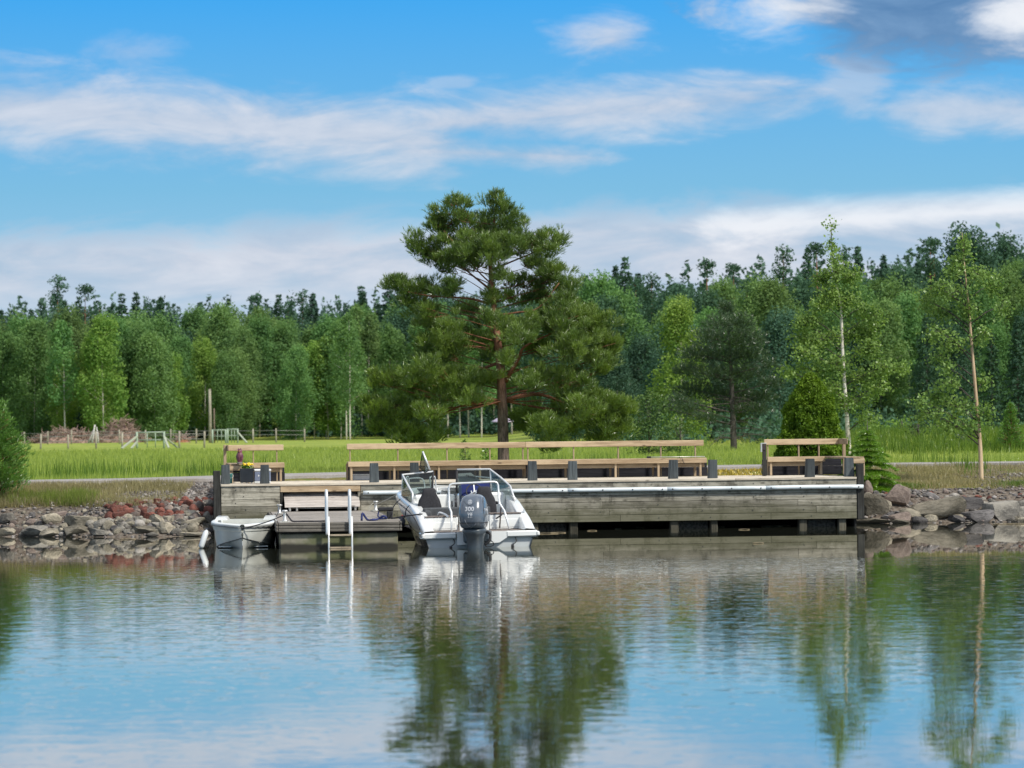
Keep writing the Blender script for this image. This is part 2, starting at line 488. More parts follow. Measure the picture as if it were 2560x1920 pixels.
tag(ground, 'grassy ground of the field and the stony bank', kind='structure')
ca = ground.data.color_attributes.new('zone', 'FLOAT_COLOR', 'POINT')
zc = np.ones((nxg*nyg, 4), np.float32)
xx, yy = GX.ravel(), GY.ravel(); pyy = path_y(xx); q = yy-shore_y(xx)
zc[:, 0] = np.clip((yy-pyy-.5)/1.0, 0, 1)
zc[:, 1] = np.where(xx < -6, np.clip((-8.6-xx)/2.2, 0, 1), np.clip((q-2.2)/1.5, 0, 1)*np.where(xx > 12.2, .45, 1.0))*np.clip((q-1.2)/.8, 0, 1)
zc[:, 2] = 1.0
ca.data.foreach_set('color', zc.ravel())

# water
def water_mat():
    m = bpy.data.materials.new('water'); m.use_nodes = True
    t = m.node_tree; t.nodes.clear(); nt = NT(t)
    out = nt.n('ShaderNodeOutputMaterial'); v = nt.n('ShaderNodeTexCoord').outputs['Object']
    sp = nt.n('ShaderNodeSeparateXYZ'); nt.lk(v, sp.inputs[0]); x, y = X(nt, sp.outputs[0]), X(nt, sp.outputs[1])
    wob = (noise(nt, v, .09, 4, .6)-.5)
    yw = y + wob*16 + (noise(nt, v, .5, 3)-.5)*5
    # catspaws: a breeze over the middle of the basin, lee by the quay and calm near the camera
    amp = yw.sstep(67.0, 46.0)*(yw.sstep(19.0, 44.0)*.82+.18)
    sh = (1.0-((y-58.5+wob*3)/2.6).abs().sstep(.55, 1.0))*x.sstep(-8, 1.0)*.42
    amp = (amp + sh)*.95 + .035
    r1 = noise(nt, v, 1.0, 2, .5, mp=(1.3, 1.8, 1)); r2 = noise(nt, v, 1.0, 2, .5, mp=(3.6, 4.2, 1)); r3 = noise(nt, v, 1.0, 3, .5, mp=(.16, .5, 1))
    r4 = noise(nt, v, 1.0, 2, .5, mp=(4.5, 3.6, 1)).sstep(.56, .74)
    h = r1*.62 + r2*.5 + r3*.3 + r4*.22
    b = nt.n('ShaderNodeBump'); b.inputs['Distance'].default_value = .0060; nt.lk(amp.s, b.inputs['Strength']); nt.lk(h.s, b.inputs['Height'])
    fr = nt.n('ShaderNodeFresnel'); fr.inputs[0].default_value = 1.9; nt.lk(b.outputs[0], fr.inputs['Normal'])
    gl = nt.n('ShaderNodeBsdfGlossy'); gl.inputs['Roughness'].default_value = .015; nt.lk(b.outputs[0], gl.inputs['Normal'])
    gl.inputs['Color'].default_value = (1, .985, .95, 1)
    df = nt.n('ShaderNodeBsdfDiffuse'); df.inputs[0].default_value = (.055, .062, .045, 1)
    mx = nt.n('ShaderNodeMixShader'); nt.lk(X(nt, fr.outputs[0]).pow(.42).sat().s, mx.inputs[0]); nt.lk(df.outputs[0], mx.inputs[1]); nt.lk(gl.outputs[0], mx.inputs[2])
    nt.lk(mx.outputs[0], out.inputs[0])
    return m
wv = [(-900, -60, 0), (900, -60, 0), (900, 100, 0), (-900, 100, 0)]
water = npmesh('water', wv, [[0, 1, 2, 3]], water_mat()); tag(water, 'calm harbour water with light ripples', kind='structure')

# path
def asphalt():
    m, nt, bs, v, out = new_mat('asphalt')
    n = noise(nt, v, 40, 4, .7); n2 = noise(nt, v, .7, 4)
    c = mixc(nt, n.sstep(.3, .7), (.22, .20, .19), (.36, .34, .32)); c = mixc(nt, n2.sstep(.5, .7)*.5, c, (.20, .17, .13))
    nt.lk(c, bs.inputs['Base Color']); bs.inputs['Roughness'].default_value = .9
    return m
pm = MB(); P0 = []
pts = [Vector((x, y, z)) for x, y, z in zip(PX, PY, PZ)]
rows = []
for i, p in enumerate(pts):
    a = pts[max(i-1, 0)]; b = pts[min(i+1, len(pts)-1)]; t = (b-a).normalized(); nrm = Vector((-t.y, t.x, 0))
    j = .05*math.sin(i*1.7)+.04*math.sin(i*.6)
    f = p + nrm*j; e = p + nrm*2.6
    z = p.z + .045
    rows.append([Vector((f.x, f.y, z-.16)), Vector((f.x, f.y, z-.01)), Vector((f.x, f.y+.03, z)), Vector((e.x, e.y, z+.01)), Vector((e.x, e.y, z-.12))])
pm.loft(rows, closed=False, cap=False, tint=.5, smooth=False)
tag(pm.build('path', asphalt(), fixn=False), 'narrow asphalt path along the top of the bank', kind='structure')
# ================================================================== vegetation
BARK_P = wood('pine_bark', (.055, .035, .028), (.19, .115, .085), axis=2, knots=False, stain=.3)
BARK_R = wood('pine_upper_bark', (.13, .05, .028), (.32, .14, .075), axis=2, knots=False, stain=.25)
BARK_D = wood('grey_bark', (.05, .042, .036), (.13, .115, .10), axis=2, knots=False, stain=.3)
def pine_gradient():
    m, nt, bs, v, out = new_mat('pine_trunk_bark')
    n = noise(nt, v, 3.5, 6, .7, mp=(4, 4, 1)); n2 = noise(nt, v, 1.2, 4)
    z = nt.n('ShaderNodeSeparateXYZ'); nt.lk(v, z.inputs[0]); f = (X(nt, z.outputs[2]) + (n2-.5)*1.6).sstep(1.2, 3.6)
    lowc_ = mixc(nt, n.sstep(.35, .65), (.05, .036, .03), (.21, .155, .13)); up = mixc(nt, n.sstep(.3, .7), (.12, .05, .03), (.33, .15, .085))
    nt.lk(mixc(nt, f, lowc_, up), bs.inputs['Base Color']); bs.inputs['Roughness'].default_value = .9; bump(nt, bs, n, .9, .03)
    return m
BARK_G = pine_gradient()
def birch_bark():
    m, nt, bs, v, out = new_mat('birch_bark')
    n = noise(nt, v, 5, 5, .6, mp=(1, 1, 5)); n2 = noise(nt, v, 1.6, 4, .6)
    c = mixc(nt, n2.sstep(.35, .65), (.48, .43, .36), (.70, .66, .60))
    c = mixc(nt, n.sstep(.58, .66)*.9, c, (.035, .03, .028))
    nt.lk(c, bs.inputs['Base Color']); bs.inputs['Roughness'].default_value = .7
    return m
BARK_B = birch_bark()
BARK_BW = wood('warm_birch_bark', (.42, .29, .17), (.66, .50, .33), axis=2, knots=False, stain=.2)
LF_PINE = leafmat('pine_needles', (.04, .095, .026), (.255, .36, .06), trans=.32, objrnd=0)
LF_PINE2 = leafmat('young_pine_needles', (.045, .14, .03), (.19, .36, .06), trans=.3, objrnd=0)
LF_DARKP = leafmat('dark_pine_needles', (.025, .055, .030), (.085, .13, .05), trans=.15, objrnd=.1)
LF_SPR = leafmat('spruce_needles', (.05, .13, .012), (.22, .40, .035), trans=.3, objrnd=0)
LF_THU = leafmat('thuja_leaves', (.045, .11, .012), (.19, .29, .03), trans=.3, objrnd=0, gloss=.01)
LF_BIR = leafmat('birch_leaves', (.08, .17, .045), (.30, .42, .12), trans=.4, objrnd=.08, gloss=.015)
LF_FB = leafmat('far_birch_leaves', (.085, .175, .075), (.20, .32, .105), trans=.35, objrnd=.18, gloss=.0)  # far birch, dark and spruce colours have bluish distance haze painted in
LF_FBL = leafmat('far_pale_birch_leaves', (.10, .21, .05), (.30, .42, .10), trans=.35, objrnd=.1, gloss=.0)
LF_FD = leafmat('far_dark_leaves', (.045, .10, .072), (.095, .17, .098), trans=.25, objrnd=.18, gloss=.0)
LF_FS = leafmat('far_spruce_needles', (.038, .085, .064), (.075, .135, .082), trans=.2, objrnd=.18, gloss=.0)
LF_JUN = leafmat('juniper_leaves', (.035, .085, .03), (.13, .19, .055), trans=.2, objrnd=.1, gloss=.01)

def unit(n, r=rng):
    v = r.normal(size=(n, 3)); return v/np.linalg.norm(v, axis=1, keepdims=True)

def leaf_quads(C, size, r, asp=.7, up=.0, N=None):
    """one small leaf-shaped quad (rhombus) per centre"""
    n = len(C)
    a = unit(n, r)
    if N is not None: a = a*(1-up) + N*up
    a = a/np.linalg.norm(a, axis=1, keepdims=True)
    b = np.cross(a, unit(n, r)); b /= np.linalg.norm(b, axis=1, keepdims=True)+1e-9
    s = size*r.uniform(.65, 1.35, (n, 1))
    V = np.stack([C - a*s*.5, C + b*s*asp*.42 - a*s*.05, C + a*s*.5, C - b*s*asp*.42 - a*s*.05], 1).reshape(-1, 3)
    F = np.arange(4*n).reshape(n, 4)
    return V, F

def needle_tufts(C, D, ln, w, k, r, spread=.75):
    """k thin needles per tuft fanning around direction D"""
    n = len(C)
    Cn = np.repeat(C, k, 0); Dn = np.repeat(D, k, 0)
    d = Dn + unit(n*k, r)*spread; d /= np.linalg.norm(d, axis=1, keepdims=True)+1e-9
    L_ = ln*r.uniform(.65, 1.25, (n*k, 1))
    st = Cn + Dn*(r.uniform(-.6, .5, (n*k, 1))*ln)
    sd_ = np.cross(d, unit(n*k, r)); sd_ /= np.linalg.norm(sd_, axis=1, keepdims=True)+1e-9
    V = np.stack([st - sd_*w*.5, st + sd_*w*.5, st + d*L_], 1).reshape(-1, 3)
    return V, np.arange(3*n*k).reshape(n*k, 3)

def in_ball(n, r, p=2.4):
    return unit(n, r)*(r.uniform(0, 1, (n, 1))**(1/p))

# ---------------------------------------------------------------- the big pine behind the benches
def hero_pine():
    d = 99.0; S = 198.0                       # measured in a crop of the photo: 198 crop pixels are a metre there
    base = at(1259, 1150, d); base.z = gz1(base.x, d)
    T = thing('pine_tree', 'tall broad old pine with reddish upper trunk behind the long bench', 'tree', base)
    r = np.random.default_rng(3)
    def q(cx, cy, y=0.0): return Vector(((cx-970)/S, y, (1640-cy)/S))
    tp = [(970, 1660), (968, 1400), (965, 1200), (955, 1000), (932, 780), (912, 560), (906, 400), (925, 240), (938, 100)]
    path = smoothpath([q(*p) for p in tp], 6)
    n = len(path)
    rad = np.interp(np.linspace(0, 1, n), [0, .06, .25, .42, .56, .7, .8, 1], [.185, .165, .14, .115, .085, .06, .045, .012])
    cut = int(n*.3)
    mb = MB(); mb.tube(path, list(rad), 12); mb.build('trunk', BARK_G, T)
    mu = MB()
    def trunk_at(z):
        for p in path:
            if p.z >= z: return p
        return path[-1]
    limbs = [([(990, 1230), (1090, 1197), (1200, 1200), (1330, 1250), (1480, 1315), (1620, 1330)], .075, .5), ([(985, 1120), (1020, 1060), (1065, 985), (1100, 920), (1250, 850), (1380, 800)], .075, -.5),
             ([(945, 1245), (870, 1238), (750, 1250), (600, 1310), (450, 1370)], .055, .7), ([(940, 940), (850, 920), (720, 900), (600, 850)], .04, .4), ([(905, 590), (820, 520), (720, 440), (600, 380)], .035, .3),
             ([(895, 670), (780, 640), (570, 625), (430, 600)], .04, -.3), ([(915, 480), (1000, 440), (1150, 380), (1250, 350)], .03, .2), ([(930, 740), (1050, 725), (1180, 700), (1300, 560)], .035, -.5),
             ([(915, 560), (850, 500), (800, 440), (640, 250)], .025, -.3), ([(920, 330), (850, 220), (700, 130)], .02, .2), ([(930, 260), (1000, 180), (1060, 200)], .016, 0), ([(950, 1010), (800, 1060), (600, 1100), (350, 1110)], .05, .9)]
    for pts, r0, dy in limbs:
        P = smoothpath([q(x, y, dy*i/(len(pts)-1)*1.3) for i, (x, y) in enumerate(pts)], 5)
        mu.tube(P, list(np.linspace(r0, .012, len(P))), 7)
    pads = [(925,410,70,40),(905,350,80,50),(940,520,40,30),(925,655,60,40),(880,770,70,45),(960,770,60,40),(930,880,70,45),(900,950,60,40),(1000,1000,60,40),(900,1090,60,40),(680,120,52,70),(600,175,55,60),(760,165,60,60),(930,100,70,55),(1000,165,60,70),(880,200,85,60),(1080,235,60,55),(640,250,80,50),(780,270,90,55),(960,280,80,50),
     (480,330,65,45),(570,370,100,55),(700,370,120,65),(850,345,120,60),(1000,350,110,50),(1130,340,100,50),(1240,335,75,50),(640,440,70,35),(1180,420,90,38),(1290,310,38,35),(800,430,80,30),
     (365,530,65,42),(440,590,90,55),(540,560,80,45),(620,590,80,35),(470,680,80,45),(560,705,60,45),(1150,540,90,35),(1285,525,95,55),(1330,590,65,45),(1180,610,110,38),(1060,620,70,35),(1250,480,90,35),(690,560,60,30),(1010,540,60,25),(760,690,70,25),
     (560,780,80,55),(680,810,110,65),(560,890,100,60),(700,890,110,60),(850,860,100,50),(980,850,90,50),(1080,800,90,50),(1200,760,100,75),(1330,680,100,55),(1290,760,120,75),(1430,740,110,60),(1530,790,95,60),(1400,850,140,80),(1545,885,105,75),
     (1590,960,75,75),(1490,985,120,60),(1330,950,120,70),(1150,930,90,60),(620,960,100,45),(500,950,60,45),(1550,1045,60,28),(1050,870,80,50),
     (560,1020,90,55),(330,1090,115,42),(240,1100,55,36),(480,1080,110,65),(620,1090,110,65),(750,1110,100,55),(860,1100,75,45),(450,1170,120,55),(600,1190,130,65),(740,1170,100,55),(810,1225,70,35),
     (200,1240,52,52),(280,1290,105,72),(420,1270,110,65),(540,1290,90,55),(250,1370,75,42),(380,1390,110,65),(480,1440,90,42),(560,1400,80,55),(1080,1130,100,40),(1200,1110,110,50),(1330,1100,100,50),(1430,1110,60,34),
     (1350,1180,100,50),(1480,1200,90,55),(1590,1250,100,55),(1660,1290,65,52),(1640,1370,70,62),(1545,1350,110,72),(1430,1280,110,62),(1300,1260,110,55),(1150,1300,120,55),(1080,1360,60,45),(1220,1370,110,55),(1370,1370,100,55),(1240,1470,65,52),(1570,1430,80,42)]
    CV = []; CF = []; CT = []; off = 0
    env = lambda cy: np.interp(cy, [90, 350, 560, 800, 900, 1100, 1300, 1450], [150, 400, 480, 520, 640, 560, 720, 500])
    for (cx, cy, rx, ry) in pads:
        R_ = env(cy); dx = abs(cx-940)
        dep = math.sqrt(max(R_**2-dx**2, 2500))/S*.8
        for copy in range(2):
            y0 = float(r.uniform(-1, 1))*dep
            if copy == 1: y0 = -y0*r.uniform(.4, 1.2)
            c = q(cx + (r.uniform(-25, 25) if copy else 0), cy + (r.uniform(-18, 18) if copy else 0), y0)
            a, b = rx/S, ry/S
            k = int(125*a*b/(.35*.25) * (1.0 if copy == 0 else .6)) + 22
            k = int(k*1.45); ns = max(6, int(k/20)); b = b*(1.4 if cy < 720 else 1.12); us = in_ball(ns, r, 1.7); us[:, 2] = np.maximum(us[:, 2], -.6)
            sr = r.uniform(.12, .22, ns); pick = r.integers(0, ns, k); uu = in_ball(k, r, 2.2)
            u = us[pick]
            Cc = np.array(c) + u*np.array([a*1.12, max(a, .3), b*1.2]) + uu*sr[pick][:, None]*np.array([1.15, 1.15, .8])
            stint = r.normal(0, .13, ns)[pick] + uu[:, 2]*.12
            Dd = u*np.array([.5, .5, .3]) + uu*.7 + np.array([0, 0, .75]); Dd /= np.linalg.norm(Dd, axis=1, keepdims=True)
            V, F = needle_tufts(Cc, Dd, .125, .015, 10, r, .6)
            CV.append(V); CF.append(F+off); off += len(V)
            low = np.clip((cy-600)/400, 0, 1)                   # paints sunlight on the lower boughs as a warmer, lighter green
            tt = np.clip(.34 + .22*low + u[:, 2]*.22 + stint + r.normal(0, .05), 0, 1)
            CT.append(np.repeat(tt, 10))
            if copy: continue
            # the twig that carries it
            if c.z < 1.75: continue
            s0 = trunk_at(max(1.95, c.z - .32*abs(c.x) - .25 + r.uniform(-.2, .2)))
            mid = s0.lerp(c, .5) + Vector((0, 0, -.10*abs(c.x)*.5 + r.uniform(-.1, .1)))
            Ls = (c-s0).length
            mu.tube(smoothpath([s0, mid, c - Vector((0, 0, b*.4))], 4), list(np.linspace(.006+.006*Ls, .004, 9)), 5, tint=.15)
            for _ in range(3):
                e = Vector(Cc[r.integers(len(Cc))]); mu.tube([s0.lerp(c, .72), mid.lerp(e, .75), e], [.010, .008, .004], 4, tint=.4)
    mu.build('branches', BARK_R, T)
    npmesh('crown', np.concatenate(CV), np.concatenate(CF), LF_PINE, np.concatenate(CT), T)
hero_pine()

# ---------------------------------------------------------------- generic trees
def crown_quads(clumps, per, size, r, asp=.7, tilt=None):
    V = []; T = []
    for (c, rad) in clumps:
        vol = rad[0]*rad[1]*rad[2]
        k = max(6, int(per*(vol**.66)))
        u = in_ball(k, r, 2.3)
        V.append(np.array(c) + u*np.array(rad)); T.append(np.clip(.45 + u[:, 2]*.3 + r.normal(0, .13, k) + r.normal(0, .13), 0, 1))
    C = np.concatenate(V)
    A, F = leaf_quads(C, size, r, asp)
    return A, F, np.concatenate(T)

def birch_meshes(h, w, seed, per=95, size=.32, bare=.22, mat=LF_FB, bark=BARK_B, lean=.02, nc=46, trad=.09):
    r = np.random.default_rng(seed)
    cl = []
    for i in range(nc):
        t = r.uniform(0, 1)**.85
        z = h*(bare + (1-bare)*t)
        env = w*.5*(math.sin((t*.84+.12)*PI)**.55)
        env *= .72+.28*(1-t)
        a = r.uniform(0, 2*PI); rr = env*math.sqrt(r.uniform(0, 1))
        k = r.uniform(.09, .17)*w + .12
        cl.append(((rr*math.cos(a)+lean*z, rr*math.sin(a), z), (k*.95, k*.95, k*1.55)))
    cl.append(((lean*h, 0, h*.985), (.12*w, .12*w, .06*h)))
    V, F, T = crown_quads(cl, per, size, r)
    cr = npmesh('crown', V, F, mat, T, make=False)
    mb = MB(); P = smoothpath([(0, 0, -.3), (lean*h*.2+r.normal(0, .05), 0, h*.3), (lean*h*.6, r.normal(0, .08), h*.65), (lean*h, 0, h*.97)], 4)
    mb.tube(P, list(np.linspace(trad, .02, len(P))), 6)
    for (c, k) in cl[::5]:
        z0 = max(h*bare*.6, c[2]-.9-abs(c[0])*.4); mb.tube([(lean*z0, 0, z0), c], [.03, .008], 4)
    o = mb.build('trunk', bark); me = o.data; bpy.data.objects.remove(o)
    return cr, me

def conifer_meshes(h, w, seed, n=900, size=.34, bare=.06, mat=LF_FS, bark=BARK_D, rag=.25, power=1.0, droop=.25, trad=.13):
    """whorled branches, each a drooping spray of flat leaf-sized faces"""
    r = np.random.default_rng(seed)
    C = []; T = []; mb = MB()
    mb.tube([(0, 0, -.3), (0, 0, h*.5), (0, 0, h*.98)], [trad, trad*.55, .015], 6)
    z = h*bare
    lv = []
    while z < h*.97:
        t = (z/h-bare)/(1-bare)
        L_ = w*.5*((1-t)**power)*r.uniform(1-rag, 1+rag*.6)+.12
        lv.append((z, L_)); z += h*.035*r.uniform(.7, 1.3)*(1.1-.5*t)
    tot = sum(l for _, l in lv)
    for z, L_ in lv:
        m = r.integers(4, 7); a0 = r.uniform(0, 6.28)
        for j in range(m):
            a = a0 + j*6.283/m + r.normal(0, .2); Lj = L_*r.uniform(.7, 1.1)
            k = max(3, int(n*L_/tot/m))
            s = r.uniform(.12, 1, k)**.75
            wd = .16*Lj*(1.1-s)+.06
            x = s*Lj; y = r.normal(0, 1, k)*wd
            zz_ = z - droop*Lj*s**1.6 + .12*Lj*s**4 + r.normal(0, .05, k)*(1+h*.04) - np.abs(y)*.25
            C.append(np.stack([x*math.cos(a)-y*math.sin(a), x*math.sin(a)+y*math.cos(a), zz_], -1))
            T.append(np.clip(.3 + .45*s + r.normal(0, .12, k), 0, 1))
            if Lj > .5: mb.tube([(0, 0, z), (Lj*.8*math.cos(a), Lj*.8*math.sin(a), z-droop*Lj*.7)], [.012+.012*Lj, .006], 4)
    C = np.concatenate(C); T = np.concatenate(T)
    V, F = leaf_quads(C, size, r, .55)
    cr = npmesh('crown', V, F, mat, T, make=False)
    o = mb.build('trunk', bark); me = o.data; bpy.data.objects.remove(o)
    return cr, me

def pine_meshes(h, w, seed, mat=LF_FD, per=90, size=.3, bare=.35):
    r = np.random.default_rng(seed); cl = []
    for i in range(34):
        t = r.uniform(0, 1); z = h*(bare+(1-bare)*t); env = w*.5*(1-t*.75)*(.6+.4*math.sin(t*PI))
        a = r.uniform(0, 6.28); rr = env*r.uniform(.2, 1)
        k = r.uniform(.12, .2)*w
        cl.append(((rr*math.cos(a), rr*math.sin(a), z), (k, k, k*.6)))
    V, F, T = crown_quads(cl, per, size, r)
    cr = npmesh('crown', V, F, mat, T, make=False)
    mb = MB(); mb.tube([(0, 0, -.3), (.1, 0, h*.5), (0, 0, h*.95)], [.14, .1, .03], 6)
    for (c, k) in cl[::3]: mb.tube([(0, 0, c[2]-.3), c], [.04, .012], 4)
    o = mb.build('trunk', BARK_R); me = o.data; bpy.data.objects.remove(o)
    return cr, me

def plant_tree(name, meshes, label, x, y, s=1.0, group=None, cat='tree', rz=None, sz=None, z=None):
    t = thing(name, label, cat, (x, y, gz1(x, y)-.05 if z is None else z), random.uniform(0, 6.28) if rz is None else rz, group)
    t.scale = (s, s, s*(sz or 1))
    for nm, me in zip(('crown', 'trunk'), meshes):
        link(bpy.data.objects.new(nm, me), t)
    return t

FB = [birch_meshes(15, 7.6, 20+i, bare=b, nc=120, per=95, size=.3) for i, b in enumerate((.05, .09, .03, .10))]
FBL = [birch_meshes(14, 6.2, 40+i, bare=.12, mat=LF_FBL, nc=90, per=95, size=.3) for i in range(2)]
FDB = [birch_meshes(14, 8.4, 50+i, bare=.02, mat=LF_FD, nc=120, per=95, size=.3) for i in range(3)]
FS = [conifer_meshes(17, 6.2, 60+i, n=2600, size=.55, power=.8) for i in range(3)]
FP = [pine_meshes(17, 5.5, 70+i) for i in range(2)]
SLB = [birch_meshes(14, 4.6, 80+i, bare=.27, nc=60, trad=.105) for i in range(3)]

def far_x(px, d): return (px-1280)*d/FPX
# -- edge of the wood behind the field
def row(n, p0, p1, d0, d1, kinds, label, group, s0, s1, name='birch_tree', jit=.5):
    for i in range(n):
        px = p0 + (p1-p0)*(i+.5+random.uniform(-jit, jit))/n; d = random.uniform(d0, d1)
        plant_tree(name, random.choice(kinds), label, far_x(px, d), d, random.uniform(s0, s1), group)
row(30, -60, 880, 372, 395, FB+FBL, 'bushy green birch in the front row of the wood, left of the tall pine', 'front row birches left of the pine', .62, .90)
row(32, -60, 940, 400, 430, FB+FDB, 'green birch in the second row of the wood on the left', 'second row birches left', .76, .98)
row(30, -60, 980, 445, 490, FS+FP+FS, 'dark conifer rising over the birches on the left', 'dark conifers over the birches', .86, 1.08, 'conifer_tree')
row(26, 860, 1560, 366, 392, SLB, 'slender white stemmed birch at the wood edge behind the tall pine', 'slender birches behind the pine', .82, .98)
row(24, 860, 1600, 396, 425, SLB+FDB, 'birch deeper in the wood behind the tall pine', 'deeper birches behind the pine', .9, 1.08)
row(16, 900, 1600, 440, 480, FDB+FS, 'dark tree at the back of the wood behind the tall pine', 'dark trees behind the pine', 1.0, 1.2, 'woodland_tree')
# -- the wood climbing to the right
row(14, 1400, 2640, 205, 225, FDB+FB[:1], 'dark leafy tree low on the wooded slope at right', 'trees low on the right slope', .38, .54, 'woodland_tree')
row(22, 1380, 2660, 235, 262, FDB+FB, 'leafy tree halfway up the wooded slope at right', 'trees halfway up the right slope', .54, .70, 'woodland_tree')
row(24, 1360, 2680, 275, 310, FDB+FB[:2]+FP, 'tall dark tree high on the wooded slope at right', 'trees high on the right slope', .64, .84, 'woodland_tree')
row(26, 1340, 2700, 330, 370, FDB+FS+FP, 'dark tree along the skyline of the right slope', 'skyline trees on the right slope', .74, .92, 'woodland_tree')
# -- single trees that stand out
for px, py, d, me, s, nm, lab in [
    (145, 1100, 440, FP[0], 1.17, 'pine_tree', 'lone pine whose round top rises above the skyline at far left'),
    (215, 1100, 440, FP[1], 1.09, 'pine_tree', 'thin topped pine just right of the lone skyline pine'),
    (258, 1096, 368, FBL[0], .96, 'birch_tree', 'pale birch with bright white stem beside the brush pile'),
    (163, 1094, 369, SLB[0], .92, 'birch_tree', 'birch with brownish grey stem behind the brush pile'),
    (874, 1105, 360, SLB[1], .93, 'birch_tree', 'birch with the boldest white stem left of the tall pine'),
    (405, 765, 470, FS[0], 1.05, 'spruce_tree', 'pointed dark spruce on the left skyline'),
    (1565, 1080, 330, FS[1], .98, 'spruce_tree', 'spire topped spruce on the skyline right of the tall pine'),
    (1703, 1090, 192, FBL[1], .57, 'birch_tree', 'light yellowish green birch before the dark wooded slope'),
    (2318, 1080, 185, FS[2], .44, 'spruce_tree', 'narrow dark spruce left of the leaning birch'),
    (2415, 1080, 270, FDB[0], .92, 'woodland_tree', 'tallest leafy tree on the right slope, behind the leaning birch'),
    ]:
    plant_tree(nm, me, lab, far_x(px, d), d, s)
# the mass of wood behind all of them
def wood_mass():
    r = np.random.default_rng(91); cl = []
    for i in range(1500):
        d = r.uniform(500, 640) if i % 2 else r.uniform(380, 640)
        px = r.uniform(-150, 2750) if i < 1050 else float(r.choice([r.uniform(-1300, -90), r.uniform(2680, 3600)]))
        if d < 500 and -90 < px < 1450: continue
        x = far_x(px, d); h = r.uniform(13.5, 18.5) if px < 1400 else r.uniform(12, 17)
        for k in range(7):
            t = (k+.5)/7; z = gz1(x, d) + h*t; w = 2.6*(1.05-t*.85)
            cl.append(((x+r.normal(0, .5), d+r.normal(0, .5), z), (w, w, h*.11)))
    V, F, T = crown_quads(cl, 24, .75, r)
    tag(npmesh('far_wood', V, F, leafmat('hazy_far_leaves', (.055, .105, .085), (.10, .165, .11), trans=.2, objrnd=0, gloss=0), T), 'unbroken dark wood behind the front trees', 'wood', kind='stuff')  # distance haze is mixed into this leaf colour
wood_mass()
def undergrowth():
    r = np.random.default_rng(92); cl = []
    for i in range(620):
        px = r.uniform(-80, 1650); d = r.uniform(386, 412); x = far_x(px, d)
        h = r.uniform(.8, 4.2 if px < 860 else 2.6)
        cl.append(((x, d, gz1(x, d)+h*.45), (r.uniform(.8, 1.6), .8, h*.6)))
    V, F, T = crown_quads(cl, 60, .5, r)
    tag(npmesh('undergrowth', V, F, LF_FS, T), 'dark undergrowth along the foot of the wood', 'undergrowth', kind='stuff')
    cl = []
    for i in range(260):
        px = r.uniform(1560, 2650); d = r.uniform(196, 235); x = far_x(px, d); h = r.uniform(.6, 2.2)
        cl.append(((x, d, gz1(x, d)+h*.4), (r.uniform(.5, 1.2), .6, h*.6)))
    V, F, T = crown_quads(cl, 80, .3, r)
    tag(npmesh('undergrowth', V, F, LF_FD, T), 'dark green scrub along the foot of the right slope', 'undergrowth', kind='stuff')
undergrowth()

# ---------------------------------------------------------------- near trees at right
def clump_tree(name, label, base, S, x0, y0, clumps, trunk, rads, bark, leaf, size, per, seed, depth=.55, gap=0):
    T = thing(name, label, 'tree', base)
    r = np.random.default_rng(seed)
    q = lambda cx, cy, y=0: Vector(((cx-x0)/S, y, (y0-cy)/S))
    P = smoothpath([q(*p) for p in trunk], 5)
    mb = MB(); rr = list(np.interp(np.linspace(0, 1, len(P)), np.linspace(0, 1, len(rads)), rads)); mb.tube(P, rr, 8)
    tw = MB(); V = []; TT = []; BR = []
    for (cx, cy, rx, ry) in clumps:
        for rep in range(2):
            a, b = rx/S, ry/S
            c = q(cx, cy, float(r.uniform(-1, 1))*depth*(1 if rep else .6))
            z0 = c.z - .35*abs(c.x-0) - .25
            s0 = min(P, key=lambda p: abs(p.z-max(z0, .6)))
            tw.tube([s0, s0.lerp(c, .55)+Vector((0, 0, .06)), c], [.016, .010, .004], 5, tint=.3)
            # leaves hang on sub-twigs, in sprays with gaps between
            m = max(2, int(9*math.sqrt(a*b)/.35))
            for j in range(m):
                u = in_ball(1, r, 2)[0]; e = np.array(c) + u*np.array([a, max(a*.8, .2), b])
                tw.tube([c, Vector(c).lerp(Vector(e), .5)+Vector((0, 0, .03)), Vector(e)], [.005, .004, .002], 3, tint=.2)
                k = int(per*r.uniform(.6, 1.4))
                tt = r.uniform(0, 1, (k, 1)); pos = np.array(c)*(1-tt)*.6 + e*(tt*.4+.6) - np.array(c)*0 if False else e + (np.array(c)-e)*tt*.55 + r.normal(0, .11, (k, 3)) - np.array([0, 0, .05])*r.uniform(0, 1.6, (k, 1))
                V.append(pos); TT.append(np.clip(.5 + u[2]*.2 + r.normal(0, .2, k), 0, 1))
    C = np.concatenate(V); A, F = leaf_quads(C, size, r, .85)
    mb.build('trunk', bark, T); tw.build('branches', BARK_D, T)
    npmesh('crown', A, F, leaf, np.concatenate(TT), T)
    return T
d1 = 106; b1 = at(2124, 1140, d1); b1.z = gz1(b1.x, d1)
